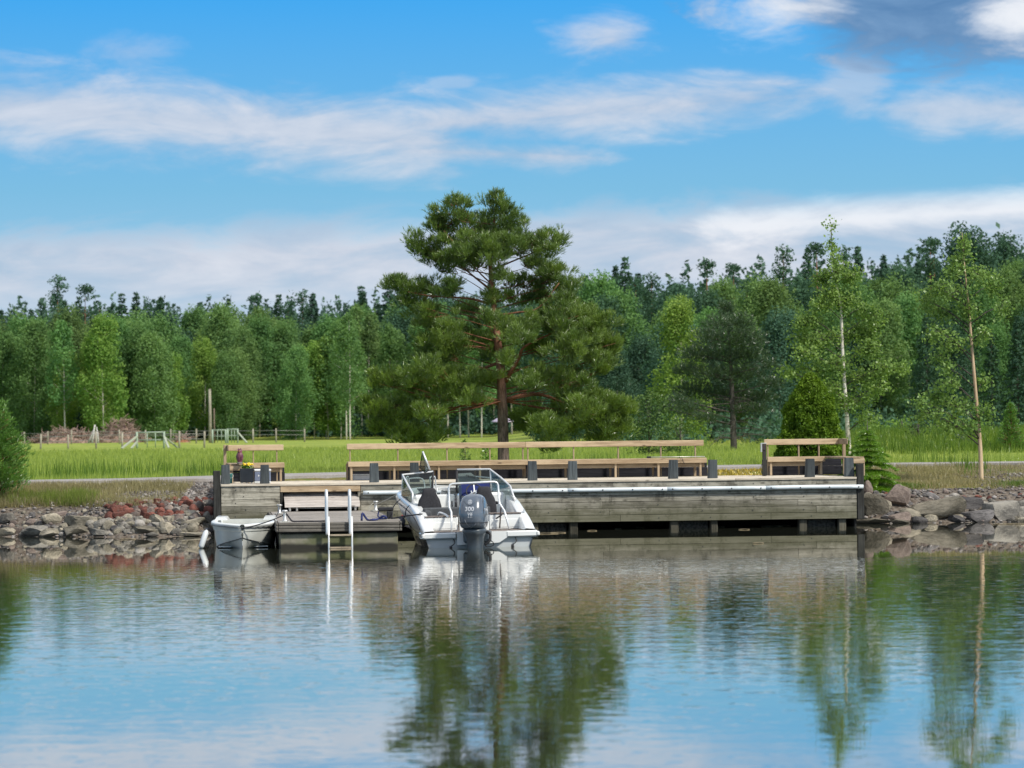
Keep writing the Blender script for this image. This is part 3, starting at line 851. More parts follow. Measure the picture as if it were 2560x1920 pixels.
clump_tree('birch_tree', 'full white stemmed birch behind the right corner bench', b1, 172, 1245, 1395,
  [(1166,300,34,36),(1161,215,14,40),(1158,120,6,36),(1180,370,120,70),(1110,400,60,60),(1260,390,70,70),(1150,480,130,70),(1230,520,120,90),(1100,540,80,60),(1330,560,60,70),(1390,600,55,80),(1050,620,110,60),(980,640,60,40),(1000,720,90,60),(1120,730,160,70),
   (1280,690,110,80),(1350,780,110,75),(1010,800,110,60),(920,900,70,26),(1060,890,150,65),(1180,860,120,70),(1310,930,150,70),(1430,880,90,50),(1520,880,50,24),(1130,980,120,60),(1400,990,80,50),(1290,1060,110,75),(1340,1160,75,60),(1190,1060,80,60),(1370,690,70,60)],
  [(1245,1400),(1238,1250),(1232,1130),(1222,980),(1213,800),(1210,650),(1205,540),(1170,350),(1157,120),(1155,70)], [.075, .07, .065, .06, .055, .045, .035, .02, .008, .003], BARK_B, LF_BIR, .092, 21, 5)
d2 = 88; b2 = at(2453, 1204, d2); b2.z = gz1(b2.x, d2)
BIRCH2 = b2
clump_tree('birch_tree', 'slim birch with bare warm coloured trunk on the bank before the path', b2, 214, 1975, 1557,
  [(1895,240,45,75),(1880,330,100,60),(1830,390,80,60),(1960,420,110,65),(2060,470,75,75),(1730,480,100,50),(1690,550,70,50),(1850,510,120,70),(2090,590,40,80),(1780,620,110,60),(1900,610,90,60),(1740,730,100,50),(1830,790,100,65),(1990,740,50,50),(1760,860,70,50),(1790,930,50,36),
   (1800,1010,100,52),(1740,1090,140,72),(1850,1140,130,80),(1680,1180,75,50),(1790,1235,110,50),(2000,1180,70,70),(2010,1000,35,45),(1900,1250,80,42),(1640,1110,40,30)],
  [(1975,1580),(1972,1400),(1962,1230),(1952,1100),(1941,950),(1927,750),(1921,640),(1900,400),(1885,180)], [.062, .055, .05, .047, .043, .036, .03, .018, .004], BARK_BW, LF_BIR, .085, 18, 6)

# darker pine and bushes behind the benches
def bare_pine():
    d = 165; b = at(1833, 1115, d); x = b.x; z = gz1(x, d)
    T = thing('pine_tree', 'dark broad pine with dead bare lower branches right of the tall pine', 'tree', (x, d, z))
    r = np.random.default_rng(33); S = FPX/d
    q = lambda px, py, y=0: Vector(((px-1833)/S, y, (1118-py)/S))
    mb = MB(); mb.tube(smoothpath([q(1835, 1130), q(1832, 1000), q(1828, 880), q(1822, 760)], 4), list(np.linspace(.17, .03, 13)), 8)
    C = []; D = []; TT = []
    for (px, py, rx, ry) in [(1820,765,22,25),(1800,800,40,28),(1850,800,40,26),(1770,835,45,26),(1830,840,60,30),(1885,840,40,26),(1740,875,45,22),(1800,880,60,28),(1870,880,55,28),(1920,905,35,20),(1720,915,40,20),(1780,925,60,26),(1850,930,70,28),(1930,950,40,18),(1740,965,60,24),(1820,975,70,24),(1900,985,50,20),(1700,990,40,18),(1660,1010,30,14),(1720,1010,50,18),(1880,1015,60,16),(1760,1035,50,12)]:
        for rep in range(2):
            c = q(px, py, float(r.uniform(-1.6, 1.6))); a, b_ = rx/S, ry/S
            k = int(110*a*b_/.35)+20; u = in_ball(k, r, 2)
            C.append(np.array(c)+u*np.array([a, a, b_])); dd = u+np.array([0, 0, .6]); D.append(dd/np.linalg.norm(dd, axis=1, keepdims=True))
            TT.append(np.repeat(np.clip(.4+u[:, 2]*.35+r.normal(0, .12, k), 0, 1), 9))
            s0 = Vector((0, 0, max(.6, c.z-.25*abs(c.x)))); mb.tube([s0, s0.lerp(c, .5), c], [.035, .025, .008], 5)
    for i in range(46):                                        # dead lower limbs
        zz_ = r.uniform(.5, 2.6); a = r.uniform(0, 6.28); L_ = r.uniform(1.0, 2.6)
        p = [Vector((0, 0, zz_)), Vector((math.cos(a)*L_*.5, math.sin(a)*L_*.5, zz_+r.uniform(-.05, .15))), Vector((math.cos(a)*L_, math.sin(a)*L_, zz_-r.uniform(.0, .45)))]
        mb.tube(smoothpath(p, 3), list(np.linspace(.022, .004, 7)), 4)
        for j in range(3):
            e = p[1].lerp(p[2], r.uniform(0, .9)); mb.tube([e, e+Vector(unit(1, r)[0])*r.uniform(.2, .6)], [.008, .003], 3)
    mb.build('trunk', BARK_D, T)
    V, F = needle_tufts(np.concatenate(C), np.concatenate(D), .16, .024, 9, r, .7)
    npmesh('crown', V, F, LF_DARKP, np.concatenate(TT), T)
bare_pine()

def leafy(name, label, cat, base, blobs, leaf, size, per, seed, stem=True, asp=.6, partname='crown'):
    T = thing(name, label, cat, base); r = np.random.default_rng(seed)
    V, F, TT = crown_quads(blobs, per, size, r, asp)
    npmesh(partname, V, F, leaf, TT, T)
    if stem:
        mb = MB()
        top = max(b[0][2] for b in blobs)
        mb.tube([(0, 0, -.1), (.02, 0, top*.5), (0, 0, top)], [.05, .035, .012], 6)
        for b in blobs[::2]: mb.tube([(0, 0, max(.1, b[0][2]*.5)), b[0]], [.02, .006], 4)
        mb.build('trunk', BARK_D, T)
    return T
r0 = np.random.default_rng(55)
def bush_at(px, py0, d, w, h, leaf, label, name='bush', size=.12, per=240, n=22, seed=1, shape=1.0):
    b = at(px, py0, d); z = gz1(b.x, d); r = np.random.default_rng(seed); bl = []
    for i in range(n):
        t = r.uniform(.05, .92); e = w*.5*math.sqrt(max(.05, 1-t**(1.5*shape)))*.8; a = r.uniform(0, 6.28); rr = e*math.sqrt(r.uniform(0, 1)); k = r.uniform(.14, .24)*w
        bl.append(((rr*math.cos(a), rr*math.sin(a), h*t), (k, k, k*.8)))
    return leafy(name, label, 'shrub', (b.x, d, z-.05), bl, leaf, size, per, seed)
bush_at(1622, 1110, 140, 2.9, 2.75, LF_JUN, 'dark round juniper between the two pines behind the long bench', 'juniper_bush', .13, 300, 34, 2)
bush_at(1700, 1110, 150, 2.0, 1.6, LF_JUN, 'low dark bush at the foot of the bare branched pine', 'bush', .13, 260, 18, 3)
bush_at(2295, 1128, 128, 1.15, .75, LF_JUN, 'brownish green bush in the rough grass beyond the right path', 'bush', .1, 260, 16, 4)
bush_at(2406, 1130, 125, 1.3, .5, LF_DARKP, 'low wide bush between the birch trunk and the round bush', 'bush', .1, 260, 14, 6)
bush_at(2215, 1120, 150, 2.3, 1.0, LF_FBL, 'light green reedy bush behind the small spruce', 'bush', .14, 200, 18, 7)
for i_, (px_, w_, h_, d_) in enumerate(((2255, 1.5, .8, 140), (2345, 1.9, .95, 146), (2440, 1.6, .75, 142), (2500, 2.2, 1.1, 150))):
    bush_at(px_, 1120, d_, w_, h_, LF_FBL, ('first', 'second', 'third', 'fourth')[i_] + ' pale green bush from the left in the rough grass at right', 'bush', .13, 220, 18, 60+i_)
for i_, (px_, d_, s_) in enumerate(((2545, 168, .40), (2480, 176, .36))):
    plant_tree('spruce_tree', FS[i_], ('dark broad spruce cut by the right edge of the picture', 'smaller dark spruce between the leaning birch and the right edge')[i_], far_x(px_, d_), d_, s_)
# thuja cone
def thuja():
    d = 101; b = at(2028, 1150, d); z = gz1(b.x, d); r = np.random.default_rng(77)
    T = thing('thuja_bush', 'dense egg shaped green thuja behind the right corner bench', 'shrub', (b.x, d, z))
    C = []; TT = []
    h, w = 2.62, 1.98
    for i in range(900):
        t = r.uniform(0, 1)**.9; zz_ = h*t
        a = r.uniform(0, 6.28); e = w*.58*max(0, 1-t**1.35)**.62*np.interp(t, [0, .14], [.84, 1])*(.93+.07*math.sin(5*a+9*t)+.05*math.sin(11*t-2*a))
        e *= r.uniform(.8, 1.03)
        c = np.array([e*math.cos(a), e*math.sin(a), zz_])
        k = 70; u = in_ball(k, r, 2); C.append(c + u*np.array([.12, .12, .16]) + np.array([0, 0, .03]))
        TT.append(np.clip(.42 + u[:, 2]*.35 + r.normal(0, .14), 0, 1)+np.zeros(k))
    V, F = leaf_quads(np.concatenate(C), .085, r, .6); npmesh('crown', V, F, LF_THU, np.concatenate(TT), T)
    mb = MB(); mb.tube([(0, 0, -.1), (0, 0, 1.2), (0, 0, 2.4)], [.08, .06, .02], 8); mb.build('trunk', BARK_D, T)
thuja()
# small spruce by the pier end
def small_spruce():
    d = 84.5; b = at(2168, 1206, d); z = gz1(b.x, d); r = np.random.default_rng(78)
    T = thing('spruce_tree', 'small bright green spruce sapling beside the right pier post', 'tree', (b.x, d, z-.02))
    mb = MB(); mb.tube([(0, 0, -.1), (0, 0, 1.0), (.02, 0, 1.78)], [.035, .022, .004], 7)
    C = []; D = []; TT = []
    zz_ = .12
    while zz_ < 1.5:
        t = zz_/1.56; L_ = 1.0*(1-t)**.85+.05; m = r.integers(7, 10); a0 = r.uniform(0, 6)
        for j in range(m):
            a = a0+j*6.283/m+r.normal(0, .15); Lj = L_*r.uniform(.75, 1.12)
            dirv = np.array([math.cos(a), math.sin(a), 0]); pts = []
            for s in np.linspace(.0, 1, 7): pts.append(dirv*Lj*s + np.array([0, 0, zz_ + .10*Lj*s - .34*Lj*s**2]))
            mb.tube([Vector(p) for p in pts], list(np.linspace(.010, .003, 7)), 4)
            for s in np.linspace(.15, 1, max(4, int(Lj*24))):
                p = dirv*Lj*s + np.array([0, 0, zz_ + .10*Lj*s - .34*Lj*s**2])
                side = np.array([-math.sin(a), math.cos(a), 0])
                for sg in (-1, 1):
                    sl = .30*Lj*(1.05-s)+.04
                    for f in np.linspace(.0, 1, max(2, int(sl*30))):
                        q_ = p + side*sg*sl*f + dirv*sl*f*.7 - np.array([0, 0, .22*sl*f]); C.append(q_+r.normal(0, .008, 3))
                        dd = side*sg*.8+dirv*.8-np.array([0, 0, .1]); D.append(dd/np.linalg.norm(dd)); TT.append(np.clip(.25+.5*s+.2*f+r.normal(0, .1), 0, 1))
        zz_ += .165*r.uniform(.85, 1.2)*(1.15-.5*t)
    V, F = needle_tufts(np.array(C), np.array(D), .075, .016, 8, r, .7)
    npmesh('crown', V, F, LF_SPR, np.repeat(np.array(TT), 8), T); mb.build('trunk', BARK_D, T)
small_spruce()
# young pine at the left edge of the picture, and a second tiny one far right
def young_pine(px, py, d, h, w, label, seed, leaf=LF_PINE2, ln=.09, dens=1.0):
    b = at(px, py, d); z = gz1(b.x, d); r = np.random.default_rng(seed)
    T = thing('pine_tree', label, 'tree', (b.x, d, z-.03))
    mb = MB(); mb.tube([(0, 0, -.1), (.03, 0, h*.5), (0, 0, h)], [.03+.012*h, .03, .006], 7)
    C = []; D = []; TT = []; zz_ = h*.1
    while zz_ < h:
        t = zz_/h; L_ = w*.5*(1-t)**.75*r.uniform(.85, 1.15)+.05; m = r.integers(5, 8); a0 = r.uniform(0, 6)
        for j in range(m):
            a = a0+j*6.283/m+r.normal(0, .2); Lj = L_*r.uniform(.7, 1.15); dirv = np.array([math.cos(a), math.sin(a), .35])
            tip = np.array([0, 0, zz_])+dirv*Lj; mb.tube([(0, 0, zz_), Vector(tip)], [.014, .005], 4)
            k = int(30*Lj*dens)+5
            for s in r.uniform(.3, 1.05, k):
                C.append(np.array([0, 0, zz_])+dirv*Lj*s+r.normal(0, .055*w/1.4, 3)); dd = dirv+np.array([0, 0, .55])+r.normal(0, .35, 3); D.append(dd/np.linalg.norm(dd)); TT.append(np.clip(.42+.5*s+r.normal(0, .15), 0, 1))
        zz_ += h*.06*r.uniform(.8, 1.2)
    V, F = needle_tufts(np.array(C), np.array(D), ln, .012, 12, r, .55)
    npmesh('crown', V, F, leaf, np.repeat(np.array(TT), 12), T); mb.build('trunk', BARK_R, T)
young_pine(-8, 1230, 80.8, 2.35, 1.75, 'young bushy pine on the bank at the left edge', 81, dens=2.2)
young_pine(2527, 1122, 120, 1.7, .9, 'thin pale young pine at the far right beyond the path', 82, LF_PINE2, .08, .8)
# saplings behind the long bench
def sapling(px, d, h, w, leaf, label, seed, n=70):
    b = at(px, 1150, d); z = gz1(b.x, d); r = np.random.default_rng(seed)
    T = thing('sapling', label, 'plant', (b.x, d, z)); mb = MB(); C = []
    mb.tube([(0, 0, -.05), (.01, 0, h*.5), (.02, 0, h)], [.018, .012, .004], 5)
    for i in range(n):
        zz_ = h*r.uniform(.08, 1); L_ = w*.5*(1.05-zz_/h)*r.uniform(.5, 1.1)+.03; a = r.uniform(0, 6.28)
        e = np.array([L_*math.cos(a), L_*math.sin(a), zz_+.03-.1*L_]); mb.tube([(0, 0, zz_-.04), Vector(e)], [.005, .002], 3)
        C.append(e+r.normal(0, .025, (9, 3)))
    V, F = leaf_quads(np.concatenate(C), .065, r, .5); npmesh('leaves', V, F, leaf, r.uniform(.3, .9, len(F)), T); mb.build('stem', BARK_D, T)
sapling(1162, 93.5, .93, .42, LF_BIR, 'spindly sapling with curled top left of the pine trunk', 91)
sapling(1214, 93.2, .78, .5, LF_SPR, 'low spreading spruce seedling close to the pine trunk', 92)

# ---------------------------------------------------------------- grass
def blades(name, label, P, h, w, mat, r, lean=.35, tint=None, kind='stuff', cat='grass'):
    n = len(P); a = r.uniform(0, 6.28, n); l = r.uniform(0, lean, n)*h
    hh = h*r.uniform(.55, 1.2, n); a2 = r.uniform(0, 6.28, n)
    dx, dy = np.cos(a)*w*.5, np.sin(a)*w*.5
    b0 = P + np.stack([dx, dy, np.zeros(n)], -1); b1 = P - np.stack([dx, dy, np.zeros(n)], -1)
    tp = P + np.stack([np.cos(a2)*l, np.sin(a2)*l, hh], -1)
    V = np.stack([b0, b1, tp], 1).reshape(-1, 3)
    o = npmesh(name, V, np.arange(3*n).reshape(n, 3), mat, r.uniform(0, 1, n) if tint is None else tint)
    return tag(o, label, cat, kind=kind)
GRASS = leafmat('meadow_grass_blades', (.16, .235, .045), (.37, .44, .09), trans=.35, objrnd=0, gloss=.04)
GRASSD = leafmat('dry_grass_blades', (.16, .14, .07), (.40, .35, .18), trans=.3, objrnd=0, gloss=.03)
GRASSG = leafmat('bank_grass_blades', (.05, .11, .015), (.17, .25, .035), trans=.4, objrnd=0, gloss=.03)
r = np.random.default_rng(101)
n = 150000
dd = path_y(np.zeros(n))*0 + 84*np.exp(r.uniform(0, 1, n)**1.25*math.log(230/84)); xx_ = r.uniform(-.17, .17, n)*dd
keep = (dd > path_y(xx_)+2.7); dd, xx_ = dd[keep], xx_[keep]
Pm = np.stack([xx_, dd, zg(xx_, dd)-.02], -1)
tn = np.clip(.5+hash2(xx_, dd, .9)*.35+r.normal(0, .18, len(dd)), 0, 1)
blades('meadow_grass', 'long bright yellow green meadow grass behind the path', Pm, np.interp(dd, [84, 230], [.19, .34]), np.interp(dd, [84, 230], [.013, .06]), GRASS, r, tint=tn)
# taller dark weeds in the meadow
k = 1500; cx = r.choice(np.array([-8.9, -8.4, -7.6, -13, -12, -10.6, 1.2, 2.6, 5.0, 12.5]), k)+r.normal(0, .28, k); cy = r.uniform(90, 106, k)
blades('tall_weeds', 'darker tall weeds standing up from the meadow', np.stack([cx, cy, zg(cx, cy)], -1), .55, .03, GRASSG, r, .25)
# rough tall grass right of the thuja
k = 16000; cy = r.uniform(118, 160, k); cx = r.uniform(.088, .16, k)*cy
blades('rough_grass', 'rough tall green grass on the low bank at right', np.stack([cx, cy, zg(cx, cy)], -1), .42, .04, GRASSG, r, .4)
# dry grass on the right bank and on the left bank
k = 26000; cx = r.uniform(7.6, 15, k); t_ = r.uniform(.02, 1, k); sy, py = shore_y(cx), path_y(cx); cy = sy+2.0+(py-.2-sy-2.0)*t_
keep = hash2(cx, cy, 1.3)+r.normal(0, .35, k) > np.where(cx > 12.4, .25, -.45); cx, cy = cx[keep], cy[keep]
blades('dry_grass', 'dry yellowish grass covering the right bank', np.stack([cx, cy, zg(cx, cy)-.01], -1), .15, .014, GRASSD, r, .7)
k = 4200; cx = np.concatenate([r.normal(9.6, .35, k//3), r.normal(12.9, .35, k//3), r.normal(13.9, .3, k-2*(k//3))]); cy = shore_y(cx)+np.concatenate([r.normal(3.0, .25, k//3), r.normal(3.3, .3, k//3), r.normal(2.8, .3, k-2*(k//3))])
blades('bank_tufts', 'fresh green tufts among the stones of the right bank', np.stack([cx, cy, zg(cx, cy)-.01], -1), .17, .016, GRASSG, r, .7)
k = 36000; cx = r.uniform(-14, -7.8, k); sy, py = shore_y(cx), path_y(cx); cy = sy+1.5+(py-.3-sy-1.5)*r.uniform(0, 1, k)
keep = hash2(cx, cy, 1.5)+r.normal(0, .4, k) > -.55+np.clip(cx+10.0, 0, 2)*.35; cx, cy = cx[keep], cy[keep]
blades('dry_grass', 'thin dry grass on the left bank under the young pine', np.stack([cx, cy, zg(cx, cy)-.01], -1), .17, .014, GRASSD, r, .6)
k = 2600; cx = np.concatenate([r.normal(-10.95, .14, k//4), r.normal(-10.25, .25, k//2), r.normal(-11.6, .25, k-k//4-k//2)]); cy = shore_y(cx)+r.uniform(1.6, 2.8, k)
blades('bank_tufts', 'tall green tufts on the left bank above the stones', np.stack([cx, cy, zg(cx, cy)-.01], -1), .27, .016, leafmat('fresh_tuft_blades', (.10, .15, .035), (.27, .32, .08), trans=.4, objrnd=0, gloss=0), r, .6)
# ================================================================== the quay
W_AGED = wood('weathered_planks', (.20, .185, .145), (.47, .44, .36), alg=(.085, .085, .045), algz=(.30, .75), stain=.9)
W_NEW = wood('new_timber', (.27, .19, .115), (.48, .37, .24), stain=.15)
W_NEWV = wood('new_timber_upright', (.28, .20, .125), (.47, .36, .235), axis=2, knots=False, stain=.12)
W_GREY = wood('grey_pink_boards', (.37, .33, .30), (.60, .55, .50), stain=.2)
W_DECK = wood('grey_deck_boards', (.17, .155, .135), (.36, .33, .295), stain=.35)
W_FASC = wood('dark_fascia_boards', (.085, .078, .066), (.19, .175, .15), stain=.35)
W_TAR = wood('tarred_timber', (.018, .018, .016), (.055, .055, .05), axis=2, knots=False, stain=.3)
W_BOLL = wood('grey_black_posts', (.035, .042, .045), (.085, .10, .105), axis=2, knots=False, stain=.2, rough=.6)
W_BLACK = wood('black_sleepers', (.010, .010, .014), (.03, .03, .038), stain=.2)
W_PILE = wood('wet_piles', (.045, .042, .03), (.13, .12, .09), axis=2, knots=False, stain=.4)
PIPE = simple('white_plastic_pipe', (.66, .72, .74), .35, var=.06, scale=2, dirt=(.35, .37, .36))
BLACK = simple('black_paint', (.012, .012, .013), .5)
DARKHOLE = simple('black_shade', (.010, .010, .009), .95)  # near-black that paints deep shade below the quay and dock decks
STEEL = simple('stainless_steel', (.74, .75, .74), .32, metal=.45, var=.05)
GALV = simple('galvanised_steel', (.55, .55, .53), .45, metal=.8, var=.15)
CONC = None
def conc_mat():
    m, nt, bs, v, out = new_mat('algae_concrete')
    n = noise(nt, v, 3, 6, .65); n2 = noise(nt, v, 1.2, 4)
    z = nt.n('ShaderNodeSeparateXYZ'); nt.lk(v, z.inputs[0]); zz_ = X(nt, z.outputs[2])
    c = mixc(nt, n.sstep(.3, .7), (.19, .175, .125), (.33, .31, .24))
    c = mixc(nt, (n2*.9+n*.4).sstep(.55, .75)*.8, c, (.07, .085, .02))
    c = mixc(nt, 1.0-(zz_+(n2-.5)*.22).sstep(.05, .13), c, (.016, .015, .009))
    c = mixc(nt, (zz_+(n-.5)*.1).sstep(.24, .33)*.7, c, (.05, .05, .03))
    nt.lk(c, bs.inputs['Base Color']); bs.inputs['Roughness'].default_value = .8
    return m
CONC = conc_mat()

PR = Frame(-6.69, 77.9, R(6.5))
PZ0 = 1.165
def sx(px, py=1240, t=0): return PR.at(px, py, t).x
PE = sx(2141, 1200); RC0, RC1 = sx(700), sx(902); ZP = PR.at(2141, 1287, 0).z-.085
pier = thing('wooden_pier', 'long weathered wooden quay with a white pipe along its front', 'pier', (PR.x, PR.y, 0), PR.yaw)
rp_ = random.Random(5)
def planks(mb, s0, s1, z0, z1, t0=0.0, pitch=.154, lens=(3.4, 5.0), gap=.006, thick=.05):
    z = z1
    while z - pitch*.6 > z0:
        zb = max(z-pitch+gap, z0); s = s0; first = True
        while s < s1-.05:
            e = min(s1, s + (rp_.uniform(.8, lens[1]) if first else rp_.uniform(*lens))); first = False
            if s1-e < .6: e = s1
            o = rp_.uniform(-.004, .004)
            mb.box(s+.002, e-.002, t0+o, t0+thick, zb, z-.001, rp_.uniform(.12, .95), .005)
            s = e
        z -= pitch
m = MB(); planks(m, 0, RC0, ZP-.2, PZ0-.055); planks(m, RC1, PE, ZP, PZ0-.055); m.build('plank_wall', W_AGED, pier)
# bolts in the planks
m = MB()
for s_ in np.arange(.35, PE-.1, 1.2):
    if RC0-.1 < s_ < RC1+.05: continue
    for k in range(6):
        if rp_.random() < .75:
            x = s_+rp_.uniform(-.03, .03)+(.18 if k % 2 else 0); z = PZ0-.13-k*.154
            if z < ZP+.05 and s_ > 3: continue
            m.tube([(x, -.010, z), (x, .01, z)], .013, 6, smooth=False)
m.build('bolts', BLACK, pier)
m = MB()
for i in range(33):
    t0 = -.03+i*.15
    s = 0.0
    while s < PE:
        e = min(PE, s+rp_.uniform(3.4, 4.6)); e = PE if PE-e < .8 else e
        m.box(s+.001, e-.002, t0+.003, t0+.147, PZ0-.05, PZ0+rp_.uniform(-.003, .002), rp_.uniform(.5, 1), .004); s = e
m.build('deck', wood('pale_deck_boards', (.36, .31, .24), (.60, .54, .44), stain=.15), pier)
m = MB(); m.box(RC0+.01, RC1-.01, -.012, .05, PZ0-.195, PZ0-.053, .8, .006); m.build('lintel_beam', W_NEW, pier)
for x in (RC0+.035, RC1-.035):
    m = MB(); m.box(x-.03, x+.03, .0, .12, .2, PZ0-.2, .3, .006); m.build('recess_post', W_TAR if x < RC0+.5 else W_AGED, pier)
# under the deck: walls whose black paints the shade, then piles and cribs
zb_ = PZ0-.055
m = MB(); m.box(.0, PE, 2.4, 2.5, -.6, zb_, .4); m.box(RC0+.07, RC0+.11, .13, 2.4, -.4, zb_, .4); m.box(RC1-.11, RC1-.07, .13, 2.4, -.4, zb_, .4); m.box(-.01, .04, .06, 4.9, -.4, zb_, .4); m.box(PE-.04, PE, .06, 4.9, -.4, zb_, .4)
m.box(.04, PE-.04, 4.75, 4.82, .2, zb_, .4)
m.build('shade_wall', DARKHOLE, pier)
for a, b in ((1330, 1346), (1424, 1445), (1676, 1697), (1777, 1795), (1998, 2018), (2097, 2116), (1130, 1150)):
    m = MB(); m.box(sx(a), sx(b), .07, .28, -1.2, zb_-.02, rp_.random(), .02); m.build('pile', W_PILE, pier)
CRIB = simple('crib_stones', (.075, .068, .056), .9, var=.7, scale=14, bumpk=.8)
for a, b in ((1699, 1775), (2020, 2095), (1348, 1420)):
    m = MB(); m.box(sx(a), sx(b), .35, .7, -.8, ZP+.05, .4, 0); m.build('stone_crib', CRIB, pier)
m = MB(); m.box(-.175, -.012, -.03, .14, -1.2, PZ0+.315, .5, .012); m.build('end_post', W_TAR, pier)
m = MB(); m.box(PE+.012, PE+.175, -.02, .15, ZP-.02, PZ0+.305, .5, .012); m.build('end_post', W_TAR, pier)
m = MB(); m.box(PE-.1, PE, .5, .7, PZ0, PZ0+.28, .5, .01); m.build('corner_post', W_TAR, pier)
# white pipe in lengths, with screws
edges = [sx(907), sx(1030), sx(1168), sx(1418), sx(1667), sx(1913), sx(2157)]; ZPI = PZ0-.232
for a, b in zip(edges[:-1], edges[1:]):
    m = MB(); n = 8; sag = rp_.uniform(-.006, .01)
    m.tube([(a+.004+(b-a-.008)*i/n, -.062, ZPI-sag*math.sin(PI*i/n)) for i in range(n+1)], .05, 14)
    o = m.build('pipe_fender', PIPE, pier)
    k = MB()
    for x in np.linspace(a+.12, b-.12, max(2, int((b-a)/.5))): k.tube([(x, -.118, ZPI), (x, -.100, ZPI)], .016, 8)
    k.build('screws', BLACK, o)
# mooring posts
for px, py0, py1 in ((563.5, 1160.5, 1207), (662, 1159, 1207), (935.5, 1156, 1202), (1037, 1153, 1200), (1331, 1150, 1197), (1431, 1149, 1196), (1682.5, 1146, 1192), (1781, 1144, 1191), (2024, 1142.5, 1188), (2122.5, 1141, 1187)):
    x = PR.at(px, 1190, .3).x; h = .44+rp_.uniform(-.01, .01)
    m = MB(); tilt = rp_.uniform(-.012, .012); w = .102
    secs = []
    for z, k in ((0, 1.06), (.12, 1.0), (h-.05, .93), (h, .90)):
        secs.append([Vector((x+tilt*z/h+dx*w*k, .30+dy*w*k, PZ0+.003+z)) for dx, dy in ((-1, -.9), (-.9, -1), (.9, -1), (1, -.9), (1, .9), (.9, 1), (-.9, 1), (-1, .9))])
    m.loft(secs, smooth=False, tint=rp_.random()); m.build('mooring_post', W_BOLL, pier)
# black sleepers standing along the back of the deck
for a, b in ((sx(572, 1195, 4.65), sx(712, 1195, 4.65)), (sx(869, 1195, 4.65), sx(1768, 1195, 4.65)), (sx(1908, 1195, 4.65), sx(2104, 1195, 4.65))):
    m = MB(); m.box(a, b, 4.60, 4.76, PZ0+.003, PZ0+.22, .3, .008); m.box(a+.01, b-.01, 4.61, 4.75, PZ0+.223, PZ0+.39, .6, .008); m.build('back_board', W_BLACK, pier)

def bench(label, s0, s1, t0, posts, legs, zseat=.455, loc=None):
    """bench along the quay: seat planks, apron, thin back posts and one wide back rail"""
    o = PR.w(s0, t0); T = thing('bench', label, 'bench', (o.x, o.y, PZ0+.004), PR.yaw, None)
    Ln = s1-s0
    m = MB()
    for i in range(3): m.box(0, Ln, -.02+i*.145, .118+i*.145, zseat-.045, zseat-rp_.uniform(0, .003), rp_.uniform(.4, .9), .006)
    m.build('seat', W_NEW, T)
    m = MB(); m.box(.0, Ln, -.058, -.022, zseat-.125, zseat-.012, .75, .006); m.build('front_board', W_NEW, T)
    m = MB(); m.box(.05, Ln-.05, .02, .055, zseat-.225, zseat-.13, .25, .006); m.build('apron', W_NEW, T)
    for x in legs:
        m = MB(); m.box(x-.026, x+.026, -.018, .05, 0, zseat-.046, .6, .005); m.build('leg', W_NEWV, T)
        m = MB(); m.box(x-.026-.08, x+.026-.08, .33, .38, 0, zseat-.046, .2, .005); m.build('leg', W_NEWV, T)
    for x in posts:
        m = MB(); m.box(x-.014, x+.014, .42, .50, .0, .86, .5, .003); m.build('back_post', W_NEWV, T)
    m = MB(); m.box(0, Ln, .385, .418, .745, .885, .85, .008); m.build('back_rail', W_NEW, T)
    return T, Ln
tB = 3.85
sA0, sA1, sB1 = PR.at(870, 1155, tB).x, PR.at(1319, 1150, tB).x, PR.at(1766, 1148, tB).x
bench('left half of the long timber bench, seat hidden in part by the motorboat', sA0, sA1-.004, tB, [.08, .62*(sA1-sA0)*.46, (sA1-sA0)*.56, (sA1-sA0)*.80, (sA1-sA0)-.06], [.08, 1.12, 2.2, 3.2])
LB = sB1-sA1
bench('right half of the long timber bench, with a pole lying on its seat', sA1, sB1, tB, [.06, LB*.27, LB*.52, LB*.76, LB*.955], [.05, 1.05, LB*.49, LB*.73, LB*.965])

